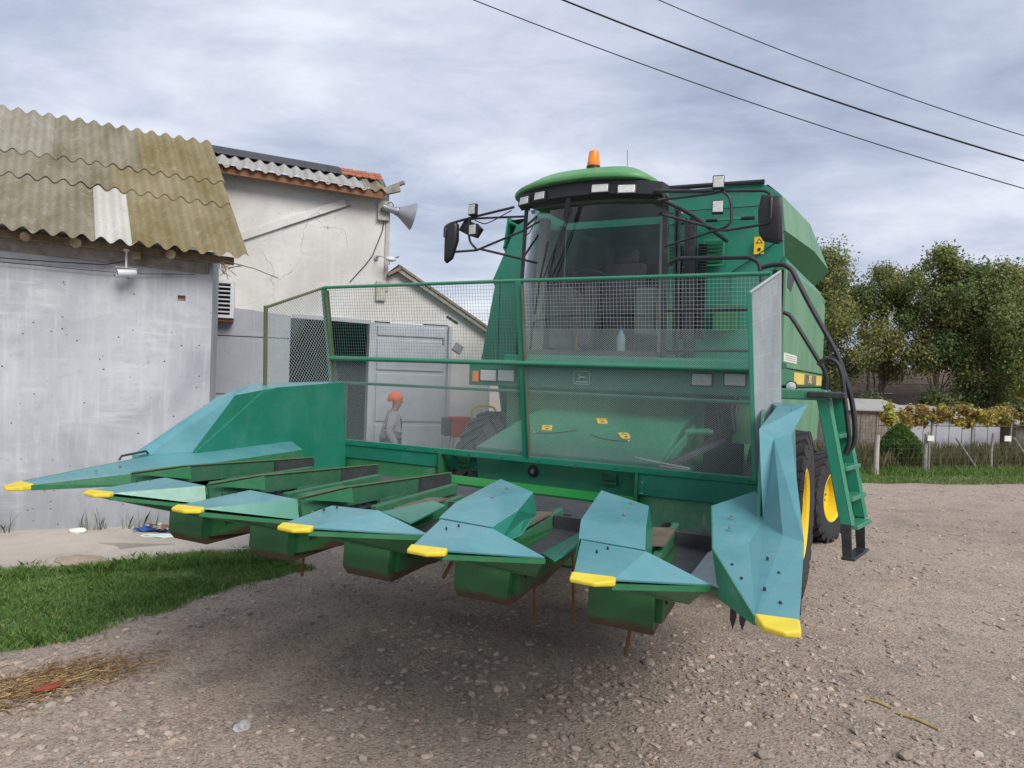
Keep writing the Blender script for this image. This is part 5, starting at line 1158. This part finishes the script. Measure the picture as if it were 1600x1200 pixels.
jk={k:J[k] for k in ('pel','wst','cst','nkb','shL','elL','wrL','shR','elR','wrR')}; jk={k:(v[0],v[1],v[2],v[3]*1.28+.012,(v[4] if len(v)>4 else v[3])*1.28+.012) for k,v in jk.items()}; jk['hem']=(0,0,.76,.20,.17)
skin('jacket',jk,[('pel','wst'),('wst','cst'),('cst','nkb'),('pel','hem'),('cst','shL'),('shL','elL'),('elL','wrL'),('cst','shR'),('shR','elR'),('elR','wrR')],M['cloth_lilac'],pe)
tr={k:(J[k][0],J[k][1],J[k][2],J[k][3]*1.1+.006) for k in ('pel','hpL','knL','anL','hpR','knR','anR')}
skin('trousers',tr,[('pel','hpL'),('hpL','knL'),('knL','anL'),('pel','hpR'),('hpR','knR'),('knR','anR')],M['cloth_dark'],pe)
g=G(); g.sphere((.10,0,1.16),.15,14,10,(.55,.75,1.25)); g.build('vest_front',M['cloth_dark'],pe,True)
g=G(); g.sphere((.058,0,1.60),.122,18,12,(1.0,.88,.92)); g.v=[(x,y,max(z,1.555)) for x,y,z in g.v]; g.build('headscarf',M['cloth_orange'],pe,True)
g=G(); g.sphere((-.035,0,1.575),.038,10,8,(1,1.1,.9)); g.build('scarf_knot',M['cloth_orange'],pe,True)
g=G(); g.sphere((.182,0,1.545),.017,10,8,(1.1,.8,1.2)); g.build('nose',M['skin'],pe,True)
for s in (-1,1):
    G().sphere((.158,s*.032,1.568),.010,8,6).build('eye',M['label_black'],pe,True)
    G().sphere((.075,s*.078,1.55),.02,8,6,(.8,.4,1.2)).build('ear',M['skin'],pe,True)
G().sphere((.165,0,1.508),.016,8,6,(.5,1.3,.35)).build('mouth',M['red_plastic'],pe,True)
for s in (-1,1):
    y=s*.19 if s>0 else -.20
    for i,(l,dx) in enumerate(((.065,-.018),(.075,-.006),(.07,.006),(.055,.017))): G().tube([(.128+dx,y,.785),(.14+dx,y-.004*s,.75),(.132+dx,y-.014*s,.785-l)],.0075,6).build('finger',M['skin'],pe,True)
    G().tube([(.14,y-.015*s,.82),(.162,y-.02*s,.79),(.165,y-.025*s,.76)],.009,6).build('thumb',M['skin'],pe,True)
# small red container on legs, yellow pipe frame by the wall
mc=empty('red_hopper',(-.86,12.05,.02),TH,'small red metal hopper on legs beside the grey door','hopper')
G().loft([[(-.16,-.14,.98),(.14,-.14,.98),(.14,.14,.98),(-.16,.14,.98)],[(-.17,-.15,1.32),(.16,-.15,1.32),(.16,.15,1.32),(-.17,.15,1.32)]]).build('hopper_bin',M['red_paint'],mc,bevel=.012)
G().box((-.23,0,1.15),(.12,.24,.30)).build('motor_box',M['interior'],mc,bevel=.015)
for x,y in ((-.12,-.1),(.1,-.1),(-.12,.1),(.1,.1)): G().tube([(x,y,.99),(x*1.7,y*1.6,.0)],.014,6).build('leg',M['metal_grey'],mc,True)
yf=empty('pipe_frame',(-.52,12.25,.02),TH,'yellow pipe frame against the white wall behind the red hopper','frame')
rail('frame_pipe',[(-.16,0,0),(-.16,0,1.50),(.30,.05,1.50),(.30,.05,0)],.02,'yellow_rim',yf)
G().box((.07,.02,.95),(.5,.06,.7)).build('grey_panel',M['door_grey'],yf,bevel=.01)

# ================================================================ RIGHT BACKGROUND
def leafcloud(r, centers, n, size, cols, squash=(1,1,1), shell=.55):
    """n small leaf quads scattered round the given (centre, radius) clumps"""
    C=np.array([c for c,_ in centers]); Rr=np.array([q for _,q in centers]); wt=Rr**2.2/np.sum(Rr**2.2); k=r.choice(len(C),n,p=wt)
    d=r.normal(size=(n,3)); d/=np.linalg.norm(d,axis=1)[:,None]; rad=(shell+(1-shell)*r.random(n))**.8*(.55+.55*r.random(n))
    P=C[k]+d*(Rr[k]*rad)[:,None]*np.array(squash)
    a=r.normal(size=(n,3)); a/=np.linalg.norm(a,axis=1)[:,None]; b=np.cross(a,d+.3*r.normal(size=(n,3))); b/=np.linalg.norm(b,axis=1)[:,None]+1e-6
    s=(size*(.55+.9*r.random(n)))[:,None]
    V=np.stack([P-a*s,P+b*s*.55,P+a*s,P-b*s*.55],1).reshape(-1,3); F=np.arange(4*n).reshape(n,4)
    base=np.array(cols)[(k*7+r.integers(0,3,n))%len(cols)]; col=base*(.6+.75*r.random((n,1)))
    return V,F,col
def tree(x,y,h,w,cols,n,label,seed,bottom=.25,trunks=1,size=.058,nc=60,group='trees behind the vineyard',shape=1.0):
    r=np.random.default_rng(seed); rr=random.Random(seed)
    e=empty('tree',(x,y,0),0,label,'tree',group)
    cl=[]
    for k in range(nc):
        f=bottom+(1-bottom)*((k+.5)/nc)**.9; prof=(math.sin(math.pi*min(1,(f-bottom)/(1-bottom)*.82+.16)))**.7*shape
        a=rr.uniform(0,6.28); q=w*prof*rr.uniform(.25,1.15); cl.append(((q*math.cos(a),q*math.sin(a)*.8,h*f*.97),w*rr.uniform(.26,.52)))
    for k in range(10):
        a=rr.uniform(0,6.28); f=rr.uniform(.75,1.0); q=w*rr.uniform(.1,.6); cl.append(((q*math.cos(a),q*math.sin(a),h*f),w*rr.uniform(.10,.18)))
    V,F,C=leafcloud(r,cl,int(n*2.6),size,[tuple(x*1.5 for x in c) for c in cols],shell=.15); me=npmesh('crown',V,F); facecol(me,C,4); link('crown',me,M['leaf'],e)
    g=G()
    for t_ in range(trunks):
        ox=(t_-(trunks-1)/2)*.5; top=(ox*1.8+rr.uniform(-.3,.3),rr.uniform(-.2,.2),h*.82)
        path=[(ox,0,-.1),(ox*1.1+rr.uniform(-.08,.08),0,h*.25),(ox*1.4+rr.uniform(-.15,.15),0,h*.5),top]; g.tube(path,.13/math.sqrt(trunks),7,True,.03)
    for (c,q) in cl[::2]:
        b=(c[0]*.15,c[1]*.15,max(h*.2,c[2]-h*.22)); mid=(c[0]*.6+rr.uniform(-.1,.1),c[1]*.6,(b[2]*.4+c[2]*.6)); g.tube([b,mid,c],.035,5,True,.008)
    o=g.build('trunk',M['bark'],e,True)
    return e
OL=[(.15,.175,.05),(.115,.15,.045),(.185,.19,.06),(.22,.19,.07),(.09,.12,.04)]
DK=[(.075,.12,.036),(.06,.10,.032),(.10,.14,.042),(.12,.155,.05)]
YL=[(.20,.19,.05),(.15,.17,.045),(.26,.19,.045),(.11,.14,.04)]
RU=[(.27,.16,.045),(.20,.17,.05),(.15,.16,.045),(.30,.15,.04)]
tree(12.6,29,7.3,2.3,OL+DK,17000,'olive-green tree just behind the combine tail, leftmost of the trees',31,.28)
tree(15.0,29.5,7.0,1.5,OL,7500,'thin see-through tree with bare stems between the denser ones',32,.36,2,.055,40)
tree(16.9,28.5,7.7,1.6,OL+DK,12000,'tallest tree, with a ragged olive top',33,.40)
tree(18.6,28,6.9,2.0,DK+OL,17000,'dense dark green tree leafy almost to the ground',34,.22)
tree(20.4,29,7.0,2.0,YL+RU+DK,16000,'tree turning rusty yellow at the right edge',35,.2)
tree(22.8,29,6.8,1.8,OL+DK,9000,'green tree just beyond the right edge of the rusty one',36,.2)
tree(10.2,30,6.6,1.7,DK+OL,7000,'dark tree hidden mostly behind the combine',37,.25)
# undergrowth shrubs in front of the old roof
def shrub(name,x,y,h,w,cols,n,size,label,cat,seed,nc=10,group=None):
    r=np.random.default_rng(seed); rr=random.Random(seed); e=empty(name,(x,y,0),0,label,cat,group)
    cl=[((rr.uniform(-w,w)*.8,rr.uniform(-.4,.4),h*rr.uniform(.25,.85)),h*rr.uniform(.22,.4)) for _ in range(nc)]
    V,F,C=leafcloud(r,cl,n,size,cols); me=npmesh('foliage',V,F); facecol(me,C,4); link('foliage',me,M['leaf'],e)
    g=G()
    for k in range(4): g.tube([(rr.uniform(-.15,.15),0,-.05),(rr.uniform(-w,w)*.5,0,h*.5),(rr.uniform(-w,w)*.8,0,h*.85)],.025,5,True,.006)
    g.build('stems',M['bark'],e,True); return e
shrub('shrub',12.6,26.3,1.9,1.0,DK,3200,.07,'dark green shrub left of the thatch-brown roof','shrub',41)
shrub('shrub',18.6,25.5,2.0,1.3,DK+YL[:1],4200,.07,'large dark shrub above the right end of the fence','shrub',42)
shrub('shrub',14.2,26.5,1.4,.8,DK,2000,.06,'low dark shrub in front of the old barn roof','shrub',43)
shrub('shrub',16.2,26.8,1.9,.9,OL+DK,3600,.06,'olive shrub at the foot of the tallest tree','shrub',44)
shrub('shrub',10.6,25.6,1.8,.9,OL+DK,3000,.06,'olive shrub partly behind the combine ladder rails','shrub',45)
shrub('shrub',20.8,25.6,2.2,1.3,YL+DK,4200,.06,'yellow-green shrub at the right edge above the vines','shrub',46)
# old low barn with brown tiled roof
ob=empty('old_barn',(15.5,32,0),R(4),'long low barn with a weathered brown roof behind the trees','building')
g=G(); g.box2((-8,0,-.2),(8,5,1.35)); g.build('wall',M['wood_grey'],ob)
for j in range(7):
    z0,z1=1.15+j*.265,1.15+(j+1)*.265+.03; y0,y1=-.6+j*.42,-.6+(j+1)*.42+.05
    for i in range(8):
        x0=-8+i*2; dz=.04*math.sin(i*1.7+j)
        G().add([(x0,y0,z0+dz),(x0+2.02,y0,z0+.04*math.sin((i+1)*1.7+j)),(x0+2.02,y1,z1),(x0,y1,z1),(x0,y0,z0+dz-.05),(x0+2.02,y0,z0-.05)],[(0,1,2,3),(0,4,5,1)]).build('roof_course',M['old_tile'],ob)
for x,z,y in ((1.2,1.75,.32),(-.6,2.5,1.55),(2.6,2.75,1.95)): G().box((x,y-.02,z),(1.1,.05,.05),Euler((R(32),0,0)).to_matrix()).build('pale_patch',M['sheet_pale'],ob)
# low sheds
def shed(x,y,w,d,h,mat,label,rz=0):
    e=empty('shed',(x,y,0),rz,label,'shed'); g=G(); g.box2((-w/2,0,-.1),(w/2,d,h)); g.build('wall',M[mat],e)
    g=G(); g.plate([(-w/2-.15,-.2,h-.02),(w/2+.15,-.2,h-.02),(w/2+.15,d+.2,h+.28),(-w/2-.15,d+.2,h+.28)],.05,(0,0,1)); g.build('roof',M['sheet_grey'],e)
    n=int(w/.45)
    for k in range(n): G().box((-w/2+.22+k*w/n,-.012,h/2),(w/n-.05,.02,h*.92)).build('plank',M[mat],e)
    return e
shed(11.6,23.2,2.6,1.6,1.35,'wood_grey','low grey plank shed with a mesh front behind the ladder',R(3))
shed(15.2,24.5,3.2,1.5,1.15,'door_grey','low grey shed beneath the yellow vines',R(3))
shed(19.2,24.5,4.0,1.5,1.0,'wood_grey','long dark shed at the right end beneath the vines',R(3))
# wire mesh hutch front
g=G()
for k in range(14): g.beam((10.75+k*.1,22.9,.15),(10.75+k*.1,22.9,1.25),.008,.008,(0,1,0))
for k in range(11): g.beam((10.75,22.9,.15+k*.11),(12.05,22.9,.15+k*.11),.008,.008)
o=g.build('hutch_mesh',M['rust']); tag(o,'rusty wire mesh panel in front of the plank shed','mesh',kind=None)
# garden fence
fc=empty('garden_fence',(8.67,16.9,0),0,'wire fence on weathered wooden posts along the far verge','fence')
FPs=[(0,0,.93,.06,'wood_pale'),(1.56,.72,.96,.055,'wood_grey'),(1.68,.78,1.0,.03,'wood_grey'),(3.75,1.55,.98,.04,'wood_grey'),(5.5,2.2,.95,.035,'wood_grey'),(7.4,2.95,.95,.045,'wood_grey'),(-2.2,-1.0,.9,.05,'wood_grey')]
rr=random.Random(3)
for x,y,h,r,mt in FPs:
    G().tube([(x,y,-.1),(x+rr.uniform(-.02,.02),y,h*.5),(x+rr.uniform(-.03,.03),y,h)],r,8,True,r*.8).build('fence_post',M[mt],fc,True)
for x,y,x2 in ((3.0,1.3,3.75),(5.0,2.05,5.6)): G().tube([(x-.35,y,.85),(x+.3,y+.1,.05)],.025,6).build('brace',M['wood_grey'],fc,True)
g=G(); X0,X1=-2.2,9; fy=lambda x:.02+.405*x
for k in range(75): x=X0+(X1-X0)*k/74; g.beam((x,fy(x),.03),(x,fy(x),.84),.0024,.0024,(0,1,0))
for k in range(8): g.beam((X0,fy(X0),.05+k*.112),(X1,fy(X1),.05+k*.112),.0024,.0024)
g.build('fence_wire',M['wire_dark'],fc,kind='stuff')
def signbox(x,y,z,label,s=.13):
    e=tag(G().box((0,0,0),(s*1.2,.03,s)).build('white_card',M['white_label'],None,bevel=.004),label,'sign',group='white cards on the fence'); e.location=(x,y,z); return e
signbox(10.28,17.52,.86,'white card on the double fence post beside the conifer')
signbox(12.75,18.36,.86,'white card on the thin post in the middle of the fence',.14); signbox(14.25,19.0,.83,'white card on the rightmost fence post',.15)
# conifer
e=empty('conifer',(10.05,18.4,0),0,'bright green cone-shaped conifer behind the fence posts','conifer')
r=np.random.default_rng(8); n=9000; f=r.random(n)**.7; a=r.random(n)*6.283; rad=(.55*np.sin(np.pi*np.clip(.12+f*.88,0,1))**.75)*(.75+.3*r.random(n))*(1-.25*f)
P=np.stack([rad*np.cos(a)+.12*(.5-f),rad*np.sin(a),.03+1.10*f],1); d=np.stack([np.cos(a)*.5,np.sin(a)*.5,np.ones(n)],1)+.5*r.normal(size=(n,3)); d/=np.linalg.norm(d,axis=1)[:,None]; b_=np.cross(d,r.normal(size=(n,3))); b_/=np.linalg.norm(b_,axis=1)[:,None]
s=.045*(.6+.8*r.random(n))[:,None]; V=np.stack([P-d*s,P+b_*s*.35,P+d*s,P-b_*s*.35],1).reshape(-1,3); col=np.array([(.10,.20,.03),(.07,.16,.03),(.14,.24,.04)])[r.integers(0,3,n)]*(.6+.7*r.random((n,1)))
me=npmesh('foliage',V,np.arange(4*n).reshape(n,4)); facecol(me,col,4); link('foliage',me,M['leaf'],e); G().tube([(0,0,-.05),(0,0,1.0)],.04,6,True,.01).build('trunk',M['bark'],e,True)
# vine pergola
pv=empty('vine_pergola',(12.2,21.4,0),R(20),'pergola of yellowing grape vines behind the fence','pergola')
for k in range(6): 
    x=-1.2+k*1.7; G().tube([(x,0,-.05),(x+.03,0,1.32)],.035,6).build('pergola_post',M['wood_grey'],pv,True)
for z in (.95,1.28): G().tube([(-1.6,0,z),(8.0,0,z)],.012,5).build('pergola_wire',M['rust'],pv)
r=np.random.default_rng(12); rr=random.Random(12)
cl=[((rr.uniform(-1.5,8),rr.uniform(-.35,.35),rr.uniform(1.0,1.5)),rr.uniform(.12,.24)) for _ in range(150)]
V,F,C=leafcloud(r,cl,14000,.05,[(.55,.47,.07),(.46,.42,.08),(.34,.36,.07),(.34,.20,.07),(.58,.50,.11),(.28,.16,.08)],shell=.2); me=npmesh('vine_leaves',V,F); facecol(me,C,4); link('vine_leaves',me,M['leaf'],pv)
# far verge grass and tall weeds
def pv1(r):
    x=5.5+13*r.random(); y0=15.4+.16*(x-7.8); y=y0+2.8*r.random()**1.3+.25*noise.noise(Vector((x*1.3,0,0)))
    return (x,y,gh(x,y)-.01,.8+.5*noise.noise(Vector((x,y,0)))+ (1.1 if y>y0+1.2 else 0))
o=link('verge_grass',blades(30000,pv1,.03,.13,.009,[(.13,.26,.05),(.11,.23,.045),(.16,.27,.06),(.20,.25,.075)],.7,15),M['leaf']); tag(o,'strip of mown green grass along the fence','grass',kind='stuff')
def pv2(r):
    x=6+15*r.random(); y=17.2+.3*(x-8)+3.2*r.random()
    return (x,y,-.02,1.0)
o=link('tall_weeds',blades(24000,pv2,.18,.62,.011,[(.12,.13,.05),(.20,.16,.08),(.08,.10,.035),(.26,.20,.10),(.10,.12,.04)],.3,16),M['leaf']); tag(o,'tall dry weeds behind the wire fence','weeds',kind='stuff')
# far hedge mass that closes the view behind the trees
r=np.random.default_rng(77); rr=random.Random(77); cl=[((rr.uniform(4,60),rr.uniform(38,46),rr.uniform(.3,2.6)),rr.uniform(1.0,1.9)) for _ in range(110)]
V,F,C=leafcloud(r,cl,26000,.17,DK); me=npmesh('far_hedge',V,F); facecol(me,C,4); o=link('far_hedge',me,M['leaf']); tag(o,'dark distant hedge closing the view behind the barn','hedge',kind='stuff')
# overhead wires
def wire(pts,rad,label):
    (x0,z0),(x1,z1),(x2,z2)=pts
    c=np.polyfit([x0,x1,x2],[z0,z1,z2],2); P=[(x,14,float(np.polyval(c,x))) for x in np.linspace(x0-5,x2+8,40)]
    o=G().tube(P,rad,6).build('power_line',M['dark_cable'],None,True); return tag(o,label,'wire',group='overhead wires')
wire(((-1.0,9.3),(3.15,7.91),(9.82,6.03)),.010,'lowest thin overhead wire, crossing above the cab')
wire(((.73,9.36),(5.26,7.84),(9.79,6.57)),.017,'thick middle overhead wire')
wire(((2.59,9.42),(6.37,8.07),(9.77,7.05)),.009,'highest thin overhead wire at the upper right')
